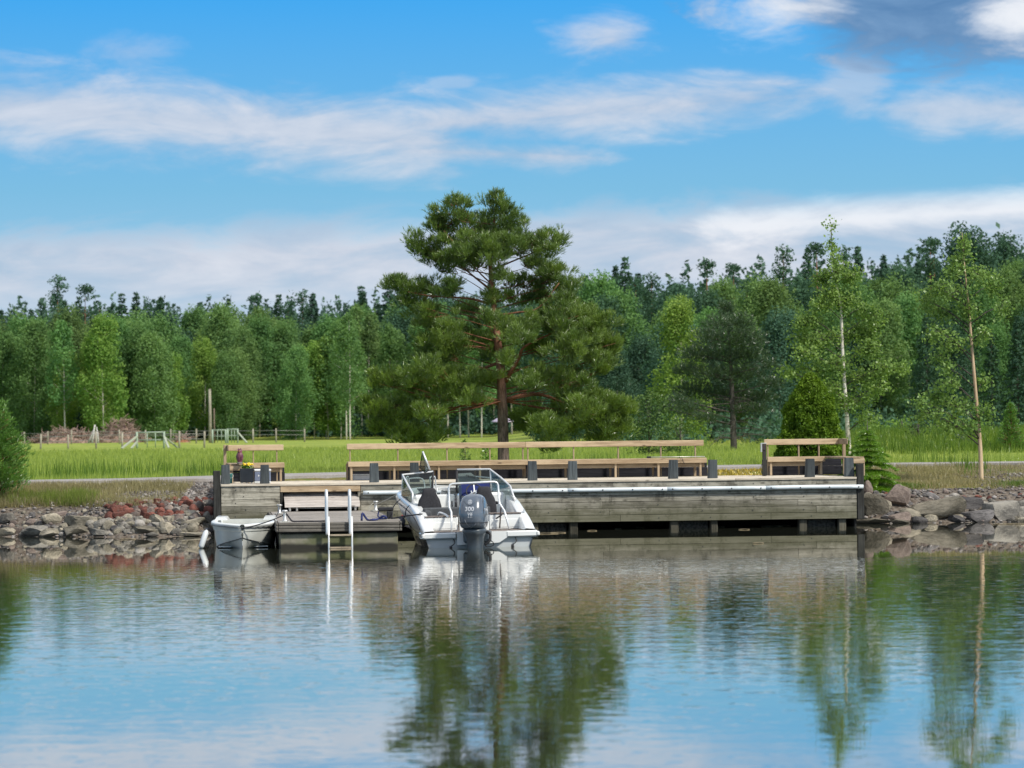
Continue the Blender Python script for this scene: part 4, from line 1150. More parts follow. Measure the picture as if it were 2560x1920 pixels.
def corner_bench(label, s0, s1, side):
    """L-shaped bench: a length along the back of the deck and a return coming forward at one end"""
    o = PR.w(s0, tB); T = thing('corner_bench', label, 'bench', (o.x, o.y, PZ0+.004), PR.yaw)
    Ln = s1-s0; z = .455
    rx0, rx1 = (0, .46) if side < 0 else (Ln-.46, Ln)
    m = MB()
    lo_, hi_ = (rx1+.004, Ln) if side < 0 else (0, rx0-.004)
    for i in range(3): m.box(lo_, hi_, -.02+i*.145, .118+i*.145, z-.045, z-rp_.uniform(0, .003), rp_.uniform(.4, .9), .006)
    for i in range(3): m.box(rx0+i*.153, rx0+i*.153+.148, -2.4, .44, z-.045, z-rp_.uniform(0, .003), rp_.uniform(.2, .5), .006)
    m.build('seat', W_NEW, T)
    m = MB(); m.box(lo_, hi_, -.058, -.022, z-.125, z-.012, .75, .006); m.box(rx0, rx1, -2.438, -2.402, z-.16, z-.05, .9, .006); m.build('front_board', W_NEW, T)
    m = MB(); m.box(lo_, hi_-.05, .02, .055, z-.225, z-.13, .25, .006); m.build('apron', W_NEW, T)
    xs = [lo_+.09, hi_-.09]
    for x in xs:
        m = MB(); m.box(x-.026, x+.026, -.018, .05, 0, z-.046, .6, .005); m.build('leg', W_NEWV, T)
    for x in (rx0+.04, rx1-.04):
        m = MB(); m.box(x-.045, x+.045, -2.4, -2.31, 0, z-.046, .8, .005); m.build('leg', W_NEWV, T)
    for x in (lo_+.2, hi_-.16) if side < 0 else (lo_+.1, (lo_+hi_)/2+.16, hi_-.05):
        m = MB(); m.box(x-.014, x+.014, .42, .50, 0, .86, .5, .003); m.build('back_post', W_NEWV, T)
    m = MB(); m.box(0, Ln, .385, .418, .745, .885, .85, .008); m.build('back_rail', W_NEW, T)
    e = rx0-.03 if side < 0 else rx1+.03
    for t in (.05,):
        m = MB(); m.box(e-.035, e+.035, t-.045, t+.045, 0, .89, .6, .006); m.build('back_post', W_NEWV, T)
    m = MB(); x0_, x1_ = (e+.037, e+.072) if side < 0 else (e-.072, e-.037); m.box(x0_, x1_, -.6, .38, .745, .885, .15, .008); m.build('back_rail', W_NEW, T)
    return T
corner_bench('left corner bench carrying the plum coloured owl, flower box in front', PR.at(566, 1158, tB).x, PR.at(711, 1157, tB).x, -1)
corner_bench('right corner bench before the thuja at the end of the quay', PR.at(1918, 1150, tB).x, PR.at(2108, 1148, tB).x, 1)

def on_pier(px, t, z=PZ0):
    l = PR.at(px, 1190, t); return PR.w(l.x, t, z)
# owl
def owl():
    p = on_pier(600, 1.35, PZ0+.46); T = thing('owl_statue', 'plum coloured owl figure standing on the left corner bench', 'statue', p, PR.yaw+R(-35))
    body = [(0, -.002), (.055, 0), (.062, .015), (.052, .03), (.066, .07), (.080, .13), (.080, .19), (.066, .235), (.052, .255), (.060, .28), (.058, .31), (.040, .335), (.014, .348)]
    m = MB(); M = Matrix.Diagonal((1, .85, 1)).to_4x4()
    m.lathe(body[2:], seg=18, M=M); 
    for sgn in (-1, 1): m.lathe([(.016, 0), (.012, .02), (.001, .048)], (sgn*.033, -.005, .325), 8)
    m.build('body', simple('plum_glaze', (.16, .05, .07), .45, var=.25, scale=20, bumpk=.3), T)
    for sgn in (-1, 1):
        m = MB(); m.loft([[Vector((sgn*(.066+.018*math.sin(a_)*math.sin(PI*min(1, i/5+.15))), .055*math.cos(a_)*math.sin(PI*(i+.6)/6.4)-.0, .235-.032*i)) for a_ in np.linspace(0, 2*PI, 9)[:-1]] for i in range(6)]); m.build('wing', simple('dark_plum_glaze', (.10, .03, .05), .45), T)
        m = MB(); m.tube([(sgn*.024, -.052, .293), (sgn*.024, -.060, .293)], .013, 10); m.build('eye', simple('owl_eye', (.5, .32, .05), .3), T)
    m = MB(); m.lathe([(.010, 0), (.001, .022)], (0, -.054, .268), 6, M=Matrix.Rotation(R(110), 4, 'X')); m.build('beak', BLACK, T)
    m = MB(); m.lathe([(.07, 0), (.072, .018), (.05, .032)], (0, 0, 0), 14); m.build('base', simple('grey_stone_foot', (.14, .13, .13), .7), T)
owl()
# flower box
def planter():
    l0, l1 = PR.at(600, 1190, .95).x, PR.at(634, 1190, .95).x; o = PR.w((l0+l1)/2, .95, PZ0+.004); w = (l1-l0)/2
    T = thing('planter', 'square black planter full of yellow flowers between the mooring posts', 'planter', o, PR.yaw)
    m = MB(); secs = []
    for z, k in ((.02, .96), (.33, 1.0)):
        secs.append([Vector((dx*w*k, dy*w*k, z)) for dx, dy in ((-1, -.95), (-.95, -1), (.95, -1), (1, -.95), (1, .95), (.95, 1), (-.95, 1), (-1, .95))])
    m.loft(secs, smooth=False); m.build('box', simple('dark_navy_planter', (.010, .014, .020), .45, var=.2), T)
    m = MB(); m.box(-w*1.02, w*1.02, -w*1.02, w*1.02, .331, .345, .5, .004); m.build('rim', simple('planter_rim', (.03, .035, .04), .5), T)
    for x in (-.7, 0, .7):
        m = MB(); m.box(x*w-.012, x*w+.012, -w*.9, w*.9, 0, .019); m.build('foot', simple('white_foot', (.6, .6, .6), .6), T)
    r = np.random.default_rng(8); C = in_ball(420, r, 2)*np.array([w*1.05, w*1.05, .07])+np.array([0, 0, .37])
    V, F = leaf_quads(C, .04, r, .6); npmesh('leaves', V, F, LF_SPR, r.uniform(0, .6, len(F)), T)
    YEL = simple('yellow_petals', (.85, .60, .02), .6, var=.15)
    for i in range(19):
        a = r.uniform(0, 6.28); q = math.sqrt(r.uniform(0, 1))*w*.95; c = Vector((q*math.cos(a)+.02, q*math.sin(a), .40+.045*r.uniform(0, 1)+.03*(1-q/w)))
        m = MB(); m.lathe([(.002, -.012), (.022, -.004), (.028, .006), (.02, .014), (.004, .017)], c, 9, M=Matrix.Rotation(r.uniform(-.6, .6), 4, 'X') @ Matrix.Rotation(r.uniform(-.5, .5), 4, 'Y')); m.build('flower', YEL, T)
planter()
# cool box
def cooler():
    l0 = PR.at(634.5, 1190, 1.0).x; o = PR.w(l0+.2, 1.0, PZ0+.004)
    T = thing('cool_box', 'grey blue cool box with white lid and triangle mark, behind the second mooring post', 'cool box', o, PR.yaw)
    m = MB(); m.box(-.19, .19, -.12, .12, .045, .27, .5, .012); m.build('box', simple('grey_blue_plastic', (.16, .19, .27), .5, var=.1), T)
    WH = simple('off_white_plastic', (.66, .67, .66), .5, var=.05)
    m = MB(); m.box(-.2, .2, -.13, .13, .272, .33, .5, .015); m.build('lid', WH, T)
    m = MB(); m.box(-.195, .195, -.125, .125, 0, .043, .5, .01); m.build('foot', WH, T)
    m = MB(); m.prism([(-.105, -.1225, .15), (-.065, -.1225, .175), (-.105, -.1225, .205)], (0, -.002, 0)); m.build('triangle_mark', WH, T)
cooler()
def bucket():
    o = on_pier(575.5, 1.25, PZ0+.004); T = thing('bucket', 'slim teal bucket beside the leftmost mooring post', 'bucket', o, PR.yaw)
    TE = simple('teal_plastic', (.07, .26, .25), .45, var=.1)
    m = MB(); m.lathe([(.045, 0), (.06, .21), (.064, .215), (.064, .228), (.055, .228), (.042, .01)], seg=16); m.build('body', TE, T)
    m = MB(); m.tube(smoothpath([(.06, 0, .215), (.07, -.03, .16), (.05, -.07, .13), (-.05, -.07, .13), (-.07, -.03, .16), (-.06, 0, .215)], 4), .004, 5); m.build('handle', GALV, T)
bucket()
def crate():
    l0, l1 = PR.at(883, 1190, 4.1).x, PR.at(926, 1190, 4.1).x; o = PR.w((l0+l1)/2, 4.2, PZ0+.004)
    T = thing('storage_box', 'pale grey plastic box stowed under the left end of the long bench', 'box', o, PR.yaw)
    G_ = simple('pale_grey_plastic', (.42, .44, .46), .5, var=.08); w = (l1-l0)/2
    m = MB(); m.box(-w, w, -.12, .12, 0, .125, .5, .012); m.build('box', G_, T); m = MB(); m.box(-w-.008, w+.008, -.128, .128, .126, .15, .7, .006); m.build('lid', simple('grey_lid', (.55, .57, .58), .5), T)
crate()
def boat_hook():
    a, b = PR.at(1617, 1141, 3.9).x, PR.at(1762, 1140, 4.05).x
    p, q_ = PR.w(a, 3.90, PZ0+.487), PR.w(b, 4.05, PZ0+.48); c = (p+q_)/2; d = q_-p
    T = thing('boat_hook', 'thin pole with black head lying on the right half of the long bench', 'pole', c, math.atan2(d.y, d.x)); h = d.length/2
    m = MB(); m.tube([(-h+.1, 0, 0), (h, 0, 0)], .011, 8); m.build('shaft', simple('aluminium_pole', (.6, .58, .52), .4, metal=.5), T)
    m = MB(); m.box(-h, -h+.1, -.03, .03, -.024, .024, .5, .01); m.build('head', BLACK, T)
    m = MB(); m.tube(smoothpath([(h*.1, -.02, .0), (h*.12, -.22, -.02), (h*.16, -.25, -.10), (h*.2, -.255, -.16), (h*.14, -.255, -.12), (h*.15, -.1, .0)], 5), .006, 5); m.build('cord', BLACK, T)
boat_hook()
def power_post():
    o = on_pier(1911, 3.3, PZ0+.004); T = thing('power_post', 'dark power post with pale cap at the left end of the right corner bench', 'post', o, PR.yaw)
    m = MB(); m.box(-.05, .05, -.05, .05, 0, .40, .4, .008); m.box(-.042, .042, -.045, .045, .401, .62, .6, .006); m.build('post', W_TAR, T)
    m = MB(); m.box(-.055, .045, -.06, .06, .621, .78, .4, .01); m.build('socket_box', simple('brown_black_casing', (.03, .02, .018), .5), T)
    m = MB(); m.box(-.085, -.057, -.05, .05, .58, .80, .4, .006); m.box(-.06, .05, -.062, .062, .781, .80, .4, .006); m.build('cover', simple('pale_grey_cover', (.45, .48, .48), .5), T)
    m = MB(); m.tube(smoothpath([(-.05, -.05, .32), (-.09, -.06, .24), (-.085, -.06, .08), (-.04, -.055, .01)], 5), .008, 6); m.build('cable', BLACK, T)
power_post()

# ---------------------------------------------------------------- gangway in the recess
def gangway():
    l0, l1 = PR.at(709.5, 1240, .2).x, PR.at(896, 1240, .2).x
    T = thing('gangway', 'sloping boarded gangway on small wheels under the quay edge', 'gangway', PR.w(0, 0), PR.yaw)
    zf, zb, tf, tb = .70, 1.08, -.25, .66
    m = MB(); nb = 7
    for i in range(nb):
        a, b = i/nb, (i+.95)/nb
        p = lambda k: (tf+(tb-tf)*k, zf+(zb-zf)*k)
        (t0, z0), (t1, z1) = p(a), p(b)
        x0, x1 = l0+.06*0, l1
        vs = [Vector((x0, t0, z0)), Vector((x1, t0, z0)), Vector((x1, t1, z1)), Vector((x0, t1, z1))]
        m.prism(vs, (0, 0, .03), rp_.uniform(.3, .9))
    m.build('deck', W_GREY, T)
    m = MB(); m.prism([(l0, tf-.03, zf-.075), (l1, tf-.03, zf-.075), (l1, tf-.001, zf+.028), (l0, tf-.001, zf+.028)], (0, -.02, 0), .7); m.build('front_board', W_GREY, T)
    for x in (l0+.05, l1-.05):
        m = MB(); m.bar((x, tf+.05, zf-.05), (x, tb, zb-.05), .05, .09, .3); m.build('side_beam', W_FASC, T)
    m = MB(); m.tube([(l0+.08, tf+.06, .60), (l1-.06, tf+.06, .60)], .012, 6); m.build('axle', GALV, T)
    WHT = simple('white_nylon', (.75, .73, .68), .5)
    for x in (l0+.12, l0+.28, l1-.26, l1-.10):
        m = MB(); M = Matrix.Rotation(R(90), 4, 'Y'); m.lathe([(.02, -.022), (.075, -.022), (.082, -.012), (.082, .012), (.075, .022), (.02, .022)], (x, tf+.06, .60), 18, M=M); m.build('wheel', WHT, T)
        m = MB(); m.bar((x, tf+.06, .60), (x, tf+.1, zf-.04), .03, .012); m.build('bracket', GALV, T)
gangway()

# ---------------------------------------------------------------- floating dock
FD = Frame(-4.69, 67.97, R(5)); FW, FLn = 2.40, 10.2
def float_dock():
    T = thing('floating_dock', 'floating dock with grey boards on a mossy concrete block', 'dock', (FD.x, FD.y, 0), FD.yaw)
    m = MB(); i = 0; y = -.02
    while y < FLn:
        m.box(.0, FW, y, y+.142, .485, .525+rp_.uniform(-.003, .002), rp_.uniform(.2, .9), .004); y += .148
    m.build('deck', W_DECK, T)
    m = MB()
    for k in range(3): m.box(-.01, FW+.01, -.075, -.025, .335+k*.064, .335+k*.064+.061, rp_.uniform(.3, .8), .012)
    for xs_ in ((-.06, -.012), (FW+.012, FW+.06)):
        for k in range(3): m.box(xs_[0], xs_[1], -.07, FLn, .335+k*.064, .335+k*.064+.061, rp_.uniform(.3, .8), .012)
    m.build('fascia', W_FASC, T)
    m = MB(); m.box(.02, FW-.02, .02, FLn-.1, -.5, .30, .5, .02); m.build('float', CONC, T)
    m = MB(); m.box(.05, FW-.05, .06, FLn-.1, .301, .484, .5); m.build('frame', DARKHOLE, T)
    m = MB(); m.prism([(FW-.42, .0, .527), (FW+.03, .0, .527), (FW+.03, .55, .527)], (0, 0, .035), .5); m.build('corner_plate', W_DECK, T)
    PLT = simple('pale_base_plate', (.42, .42, .38), .6, var=.1)
    for px, py, h in ((699, 1285, .20), (713, 1306, .23), (929, 1273, .22)):
        k, mm = ray(px, py); d = (.527-EYE)/mm; p = Vector((k*d, d))
        x = (p.x-FD.x)*FD.a[0]+(p.y-FD.y)*FD.a[1]; y = (p.x-FD.x)*FD.b[0]+(p.y-FD.y)*FD.b[1]; y = min(max(y, .25), 9.2)
        mb = MB(); mb.box(x-.11, x+.11, y-.11, y+.11, .528, .543, .5, .004); o = mb.build('base_plate', PLT, T)
        mb = MB(); mb.lathe([(.055, 0), (.055, .015), (.035, .03), (.033, h-.05), (.036, h-.045), (.062, h-.03), (.062, h-.012), (.04, h)], (x, y, .544), 14); mb.build('bollard', GALV, T)
        DOCKB.append(FD.w(x, y, .544+h*.6))
DOCKB = []
float_dock()
def ladder():
    x0, x1 = FD.at(822, 1330, -.1).x, FD.at(880, 1330, -.1).x; xm = (x0+x1)/2
    o = FD.w(xm, -.09); T = thing('swim_ladder', 'stainless swim ladder with tall handrails on the dock front', 'ladder', o, FD.yaw); h = (x1-x0)/2
    for sg in (-1, 1):
        m = MB(); m.tube([(sg*h, -.04, -.62), (sg*h, -.04, .64)], .020, 10); m.build('rail', STEEL, T)
        xx0 = sg*h-.035
        m = MB(); m.tube(smoothpath([(xx0, -.02, .28), (xx0, -.05, .36), (xx0, -.03, .8), (xx0, .02, 1.08), (xx0, .12, 1.155), (xx0, .24, 1.10), (xx0, .29, .9), (xx0, .30, .53)], 6), .030, 10); m.build('handrail', STEEL, T)
    ST = wood('ladder_tread', (.34, .27, .19), (.5, .42, .31))
    for z in (.265, .015, -.235, -.485):
        m = MB(); m.box(-h+.02, h-.02, -.075, -.0, z-.018, z+.018, .5, .006); m.build('tread', ST, T)
ladder()
# ================================================================== motorboat
GEL = simple('white_gelcoat', (.76, .775, .76), .25, var=.03, scale=1.5, coat=.4, dirt=(.62, .62, .58))
GEL2 = simple('pale_grey_gelcoat', (.50, .53, .53), .35, var=.05, scale=2)
NAVY = simple('navy_hull_paint', (.012, .016, .030), .22, var=.2, coat=.4)
FAB = simple('charcoal_upholstery', (.022, .022, .026), .85, var=.35, scale=30, bumpk=.4)
CUSH = simple('grey_cushion', (.055, .06, .065), .8, var=.2, scale=20)
TEAK = wood('grey_teak_strips', (.16, .13, .115), (.27, .235, .21), axis=0, knots=False, stain=.1)
ALU = simple('bright_aluminium', (.76, .77, .76), .35, metal=.45, var=.04)
RUB = simple('black_rubber', (.014, .014, .016), .6)
BLUE = simple('blue_cover_vinyl', (.002, .012, .10), .6, var=.3, scale=5, spec=.2)
def glass_mat():
    m = bpy.data.materials.new('tinted_glass'); m.use_nodes = True; t = m.node_tree; t.nodes.clear(); nt = NT(t)
    out = nt.n('ShaderNodeOutputMaterial'); tr = nt.n('ShaderNodeBsdfTransparent'); tr.inputs[0].default_value = (.56, .62, .61, 1)
    gl = nt.n('ShaderNodeBsdfGlossy'); gl.inputs['Roughness'].default_value = .03; fr = nt.n('ShaderNodeFresnel'); fr.inputs[0].default_value = 1.5
    mx = nt.n('ShaderNodeMixShader'); nt.lk((X(nt, fr.outputs[0])*.6+.01).sat().s, mx.inputs[0]); nt.lk(tr.outputs[0], mx.inputs[1]); nt.lk(gl.outputs[0], mx.inputs[2]); nt.lk(mx.outputs[0], out.inputs[0])
    return m
GLASS = glass_mat()
BF = Frame(-.64, 67.78, R(8))
boat = thing('motorboat', 'white open motorboat with a big grey outboard, moored stern towards the viewer', 'boat', (BF.x, BF.y, 0), BF.yaw)
boat.rotation_euler = (0, R(-.9), BF.yaw)
ST = [0, .4, .8, 1.4, 2.2, 3.0, 3.8, 4.6, 5.4, 6.0, 6.5, 6.85]
hb = [1.12, 1.125, 1.125, 1.12, 1.14, 1.17, 1.19, 1.16, 1.02, .78, .45, .05]
zs = [.34, .46, .57, .70, .84, .93, 1.00, 1.05, 1.09, 1.11, 1.12, 1.13]
hc = [1.08, 1.08, 1.08, 1.07, 1.06, 1.05, 1.02, .93, .74, .48, .22, .02]
zc = [.185, .205, .225, .265, .325, .385, .45, .53, .64, .74, .84, .93]
hw_ = [1.01, 1.01, 1.01, 1.0, .97, .93, .86, .72, .46, .2, .06, .01]
zw = [-.03, -.03, -.03, -.02, -.01, .0, .02, .06, .16, .32, .55, .85]
zk = [-.42, -.42, -.42, -.42, -.42, -.41, -.40, -.36, -.24, -.02, .3, .8]
CX = -.03
def ring(f): return [f(i) for i in range(len(ST))]
for sgn in (-1, 1):
    pass
m = MB()
for sgn in (-1, 1):
    rows = [[Vector((CX+sgn*hc[i], ST[i], zc[i])), Vector((CX+sgn*(hc[i]*.3+hb[i]*.7+.02), ST[i], zc[i]*.62+zs[i]*.38)), Vector((CX+sgn*(hb[i]+.02), ST[i], zs[i]-.09)), Vector((CX+sgn*hb[i], ST[i], zs[i]-.02)), Vector((CX+sgn*(hb[i]-.02), ST[i], zs[i])),
             Vector((CX+sgn*max(hb[i]-.19, .0), ST[i], zs[i]+.012)), Vector((CX+sgn*max(hb[i]-.21, .0), ST[i], zs[i]-.01)), Vector((CX+sgn*max(hb[i]-.24, 0), ST[i], .33 if i < 9 else zs[i]-.1))] for i in range(len(ST))]
    m.loft(rows, closed=False, cap=False)
o = m.build('hull', GEL, boat, fixn=False)
m = MB()
for sgn in (-1, 1):
    rows = [[Vector((CX, ST[i], zk[i])), Vector((CX+sgn*hw_[i], ST[i], zw[i])), Vector((CX+sgn*hc[i], ST[i], zc[i]-.004))] for i in range(len(ST))]
    m.loft(rows, closed=False, cap=False, smooth=False)
m.build('hull_bottom', NAVY, boat)
m = MB(); m.prism([(CX-1.075, .06, .18), (CX-1.005, .06, -.03), (CX, .06, -.40), (CX+1.005, .06, -.03), (CX+1.075, .06, .18)], (0, .05, 0)); m.build('transom', GEL2, boat)
m = MB(); m.prism([(CX-1.09, .12, .3), (CX+1.09, .12, .3), (CX+.9, 5.6, .3), (CX-.9, 5.6, .3)], (0, 0, .02)); m.build('cockpit_floor', TEAK, boat)
# thin dark trim line and the cove line along the port side
for off, rr, nm in ((.10, .008, 'rubbing_line'),):
    for sgn in (-1, 1):
        m = MB(); m.tube(smoothpath([(CX+sgn*(hb[i]+.024), ST[i], zs[i]*.75+zc[i]*.25-.02) for i in range(1, 10)], 3), rr, 5); m.build(nm, RUB, boat)
# bathing platforms
for x0, x1 in ((-1.165, -.50), (.50, 1.14)):
    m = MB(); m.box(x0, x1, -.03, .8, .185, .312, .5, .025); o = m.build('swim_platform', GEL, boat)
    k = MB()
    for j in range(9): k.box(x0+.08, x1-.1, .05+j*.075, .05+j*.075+.068, .314, .322, .2+.07*j)
    k.build('teak_deck', TEAK, o)
    k = MB(); e = x0 if x0 < 0 else x1; k.box(e-.035, e+.035, -.05, .02, .20, .29, .5, .02); k.build('corner_cap', simple('white_cap', (.72, .72, .70), .4), o)
m = MB(); m.prism([(-.49, -.015, .31), (-.49, -.015, .055), (.36, -.015, .085), (.54, -.015, .20), (.54, -.015, .31)], (0, .75, 0)); m.build('motor_well', GEL, boat)
m = MB(); m.box(-.34, .26, .74, .80, .31, .5, .5, .01); m.build('well_wall', GEL, boat)
for x0, x1, zt in ((-1.04, -.36, .60), (.27, .95, .63)):
    m = MB(); m.box(x0, x1, .80, 1.34, .32, zt, .5, .02); m.box(x0+.05, x1-.05, .792, .82, .36, zt-.10, .3, .01); o = m.build('stern_locker', GEL, boat)
    k = MB()
    for j in range(8): k.box(x0+.02, x1-.02, .79+j*.066, .79+j*.066+.06, zt+.002, zt+.022, .2+.08*j)
    k.build('teak_top', TEAK, o)
m = MB(); m.tube([(.90, .785, .44), (.90, .80, .44)], .035, 12); m.build('vent', RUB, boat)
m = MB(); m.box(-1.0, .38, 1.36, 1.46, .45, .785, .5, .03); m.build('rear_backrest', CUSH, boat)
m = MB(); m.box(-1.0, -.82, 1.3, 2.5, .5, .74, .5, .05); m.build('side_cushion', CUSH, boat)
# seats
for x, w in ((-.79, 1.0), (.345, 1.0)):
    S_ = []
    for z, h_, t, yo in ((.50, .245, .10, 0), (.66, .255, .13, .0), (.80, .25, .12, -.01), (.93, .215, .10, -.02), (1.00, .175, .09, -.025), (1.06, .145, .085, -.03), (1.13, .135, .075, -.03), (1.165, .115, .05, -.03), (1.175, .07, .02, -.03)):
        S_.append([Vector((x+h_*math.copysign(abs(math.cos(a))**.55, math.cos(a)), 2.05+yo+t*math.copysign(abs(math.sin(a))**.6, math.sin(a)), z)) for a in np.linspace(0, 2*PI, 21)[:-1]])
    m = MB(); m.loft(S_); o = m.build('helm_seat', FAB, boat)
    k = MB(); k.box(x-.25, x+.25, 2.1, 2.6, .60, .74, .5, .05); k.build('seat_cushion', FAB, o)
    k = MB(); k.box(x-.14, x+.14, 2.12, 2.45, .32, .59, .5, .02); k.build('pedestal', GEL2, o)
    if x > 0:
        for sg in (-1, 1):
            k = MB(); k.box(x+sg*.27-.03, x+sg*.27+.03, 2.05, 2.45, .80, .86, .5, .02); k.build('armrest', FAB, o)
# consoles
m = MB(); m.box(-1.0, -.56, 2.95, 3.7, .33, 1.02, .5, .05); m.build('port_console', GEL, boat)
m = MB(); m.box(-.02, .92, 2.98, 3.7, .33, 1.03, .5, .05); o = m.build('helm_console', GEL, boat)
m = MB(); m.prism([(.0, 2.93, .98), (.60, 2.93, .98), (.60, 3.06, 1.24), (.0, 3.06, 1.24)], (0, .03, 0)); m.build('screen_cover', BLUE, boat)
m = MB(); m.box(-.055, -.005, 2.92, 3.0, .5, 1.2, .4, .01); m.build('switch_panel', simple('dark_blue_panel', (.03, .05, .09), .4), boat)
m = MB(); n = 20; cw = Vector((.24, 2.76, 1.06)); Mx = Matrix.Rotation(R(62), 3, 'X')
m.tube([cw + Mx @ Vector((.17*math.cos(2*PI*i/n), .17*math.sin(2*PI*i/n), 0)) for i in range(n+1)], .014, 7, caps=False)
o = m.build('steering_wheel', RUB, boat)
k = MB()
for a in (R(90), R(210), R(330)): k.bar(cw, cw + Mx @ Vector((.165*math.cos(a), .165*math.sin(a), 0)), .022, .012)
k.tube([cw, Vector((.24, 2.95, 1.0))], .03, 8); k.build('spokes', ALU, o)
m = MB(); m.box(-.54, -.06, 3.72, 3.8, .33, 1.0, .5, .02); o = m.build('bow_door', GEL, boat)
k = MB(); k.box(-.13, -.11, 3.70, 3.72, .72, .86, .5, .004); k.build('door_handle', RUB, o)
m = MB(); m.prism([(CX-.75, 4.6, .75), (CX+.75, 4.6, .75), (CX+.3, 6.2, .8), (CX-.3, 6.2, .8)], (0, 0, .06)); m.build('bow_cushion', FAB, boat)
m = MB(); m.prism([(CX-.58, 6.0, 1.10), (CX+.58, 6.0, 1.10), (CX+.25, 6.55, 1.12), (CX-.25, 6.55, 1.12)], (0, 0, .015)); m.build('foredeck', GEL, boat)
# windscreens
def pane(pts, nm='windscreen_pane', parent=None):
    m = MB(); n = Vector((0, 0, 0))
    P = [Vector(p) for p in pts]; nn_ = (P[1]-P[0]).cross(P[2]-P[0]).normalized()*.006
    m.prism(P, nn_); return m.build(nm, GLASS, parent or boat)
def frame(pts, r=.017, nm='windscreen_frame', mat=None):
    m = MB(); m.tube(pts, r, 8); return m.build(nm, mat or ALU, boat)
TL, TR, BR, BL = (-1.16, 3.6, 1.44), (-.51, 3.6, 1.49), (-.56, 3.52, 1.05), (-1.19, 3.55, 1.0)
A1, A0 = (-1.10, 2.3, 1.07), (-1.11, 2.28, .83)
frame([A0, A1, (-1.13, 2.9, 1.24), TL, TR], .02)
frame([TR, BR], .022, mat=RUB); frame([TL, BL], .012); frame([A0, (-1.15, 2.9, .94), BL, BR], .012, mat=RUB)
pane([TL, TR, BR, BL]); pane([A0, A1, (-1.13, 2.9, 1.24), TL, BL, (-1.15, 2.9, .94)])
sTL, sTR, sBR, sBL = (-.01, 3.6, 1.515), (.69, 3.6, 1.505), (.70, 3.52, 1.04), (-.04, 3.52, 1.04)
s1, s2, s3, s4 = (.86, 3.2, 1.33), (1.0, 2.8, 1.15), (1.0, 2.2, .88), (1.06, 2.9, .96)
frame([sTL, sTR, s1, s2, s3], .02); frame([sTL, sBL], .022, mat=RUB); frame([sTR, sBR], .015); frame([s3, s4, (1.08, 3.5, 1.02), sBR, sBL], .012, mat=RUB)
pane([sTL, sTR, sBR, sBL]); pane([sTR, s1, s2, s3, s4, (1.08, 3.5, 1.02), sBR])
m = MB(); m.prism([(.03, 3.72, 1.43), (.30, 3.72, 1.44), (.56, 3.72, 1.22), (.03, 3.72, 1.26)], (0, .012, 0)); o = m.build('name_panel', GEL2, boat)
op = [(-.745, 3.4, 1.92), (-.605, 3.38, 1.53), (-.69, 3.55, 1.47), (-.80, 3.55, 1.58)]
pane(op, 'open_window_pane'); frame([op[1], op[0]], .019, 'open_window_frame'); frame([op[0], op[3], op[2], op[1]], .010, 'open_window_frame', RUB)
# ski bow over the engine
P = [(-.55, .36, .315), (-.515, .6, .70), (-.54, .72, .80), (-.53, .8, 1.17)]
arc = [(-.525, .8, 1.20), (-.505, .8, 1.245), (-.455, .8, 1.268)]
Q = [(.40, .8, 1.285), (.452, .8, 1.262), (.472, .8, 1.21)]
m = MB(); m.tube(P+arc+Q+[(.478, .72, .85), (.56, .6, .70), (.62, .36, .33)], .021, 10); m.build('ski_bow', STEEL, boat)
m = MB(); m.tube([(.50, .66, .78), (.475, .74, .35)], .014, 8); m.build('ski_bow_stay', simple('brown_steel', (.12, .09, .08), .4, metal=.5), boat)
m = MB(); m.tube(smoothpath([(-.74, .95, .63), (-.72, .9, .69), (-.62, .8, .655), (-.57, .66, .60)], 4), .022, 8); m.build('grab_handle', ALU, boat)
m = MB(); m.bar((.40, .72, .54), (.52, .70, .62), .03, .03); m.build('clamp', RUB, boat)
# rails towards the bow
for sgn in (-1, 1):
    m = MB(); m.tube(smoothpath([(CX+sgn*1.02, 4.7, 1.06), (CX+sgn*1.0, 4.8, 1.22), (CX+sgn*.92, 5.3, 1.30), (CX+sgn*.62, 6.0, 1.33), (CX+sgn*.40, 6.35, 1.30), (CX+sgn*.34, 6.42, 1.12)], 4), .014, 7); m.build('bow_rail', STEEL, boat)
for x, y in ((-.99, 4.9), (-.88, 5.2), (-.52, 3.9), (-.46, 3.9)):
    m = MB(); m.tube(smoothpath([(x, y, 1.02), (x-.03, y, 1.32), (x-.01, y+.03, 1.37), (x+.03, y+.08, 1.35), (x+.05, y+.1, 1.05)], 4), .014, 7); m.build('grab_rail', STEEL, boat)
for x, y, z in ((CX-1.06, 1.1, .66), (CX+1.06, 1.1, .66), (CX-1.08, 4.4, 1.05)):
    m = MB(); m.bar((x, y-.09, z+.03), (x, y+.09, z+.03), .02, .02); m.box(x-.012, x+.012, y-.03, y+.03, z-.02, z+.025); m.build('cleat', STEEL, boat)
for x in (-.62, .62):                                     # trim tab rams under the transom
    m = MB(); m.tube(smoothpath([(x+.06, .04, .2), (x+.08, -.02, .1), (x, -.04, .03), (x-.03, -.03, -.06)], 4), .010, 5); m.tube([(x-.025, -.04, .0), (x+.025, -.04, .0)], .045, 8); m.build('trim_ram', RUB, boat)

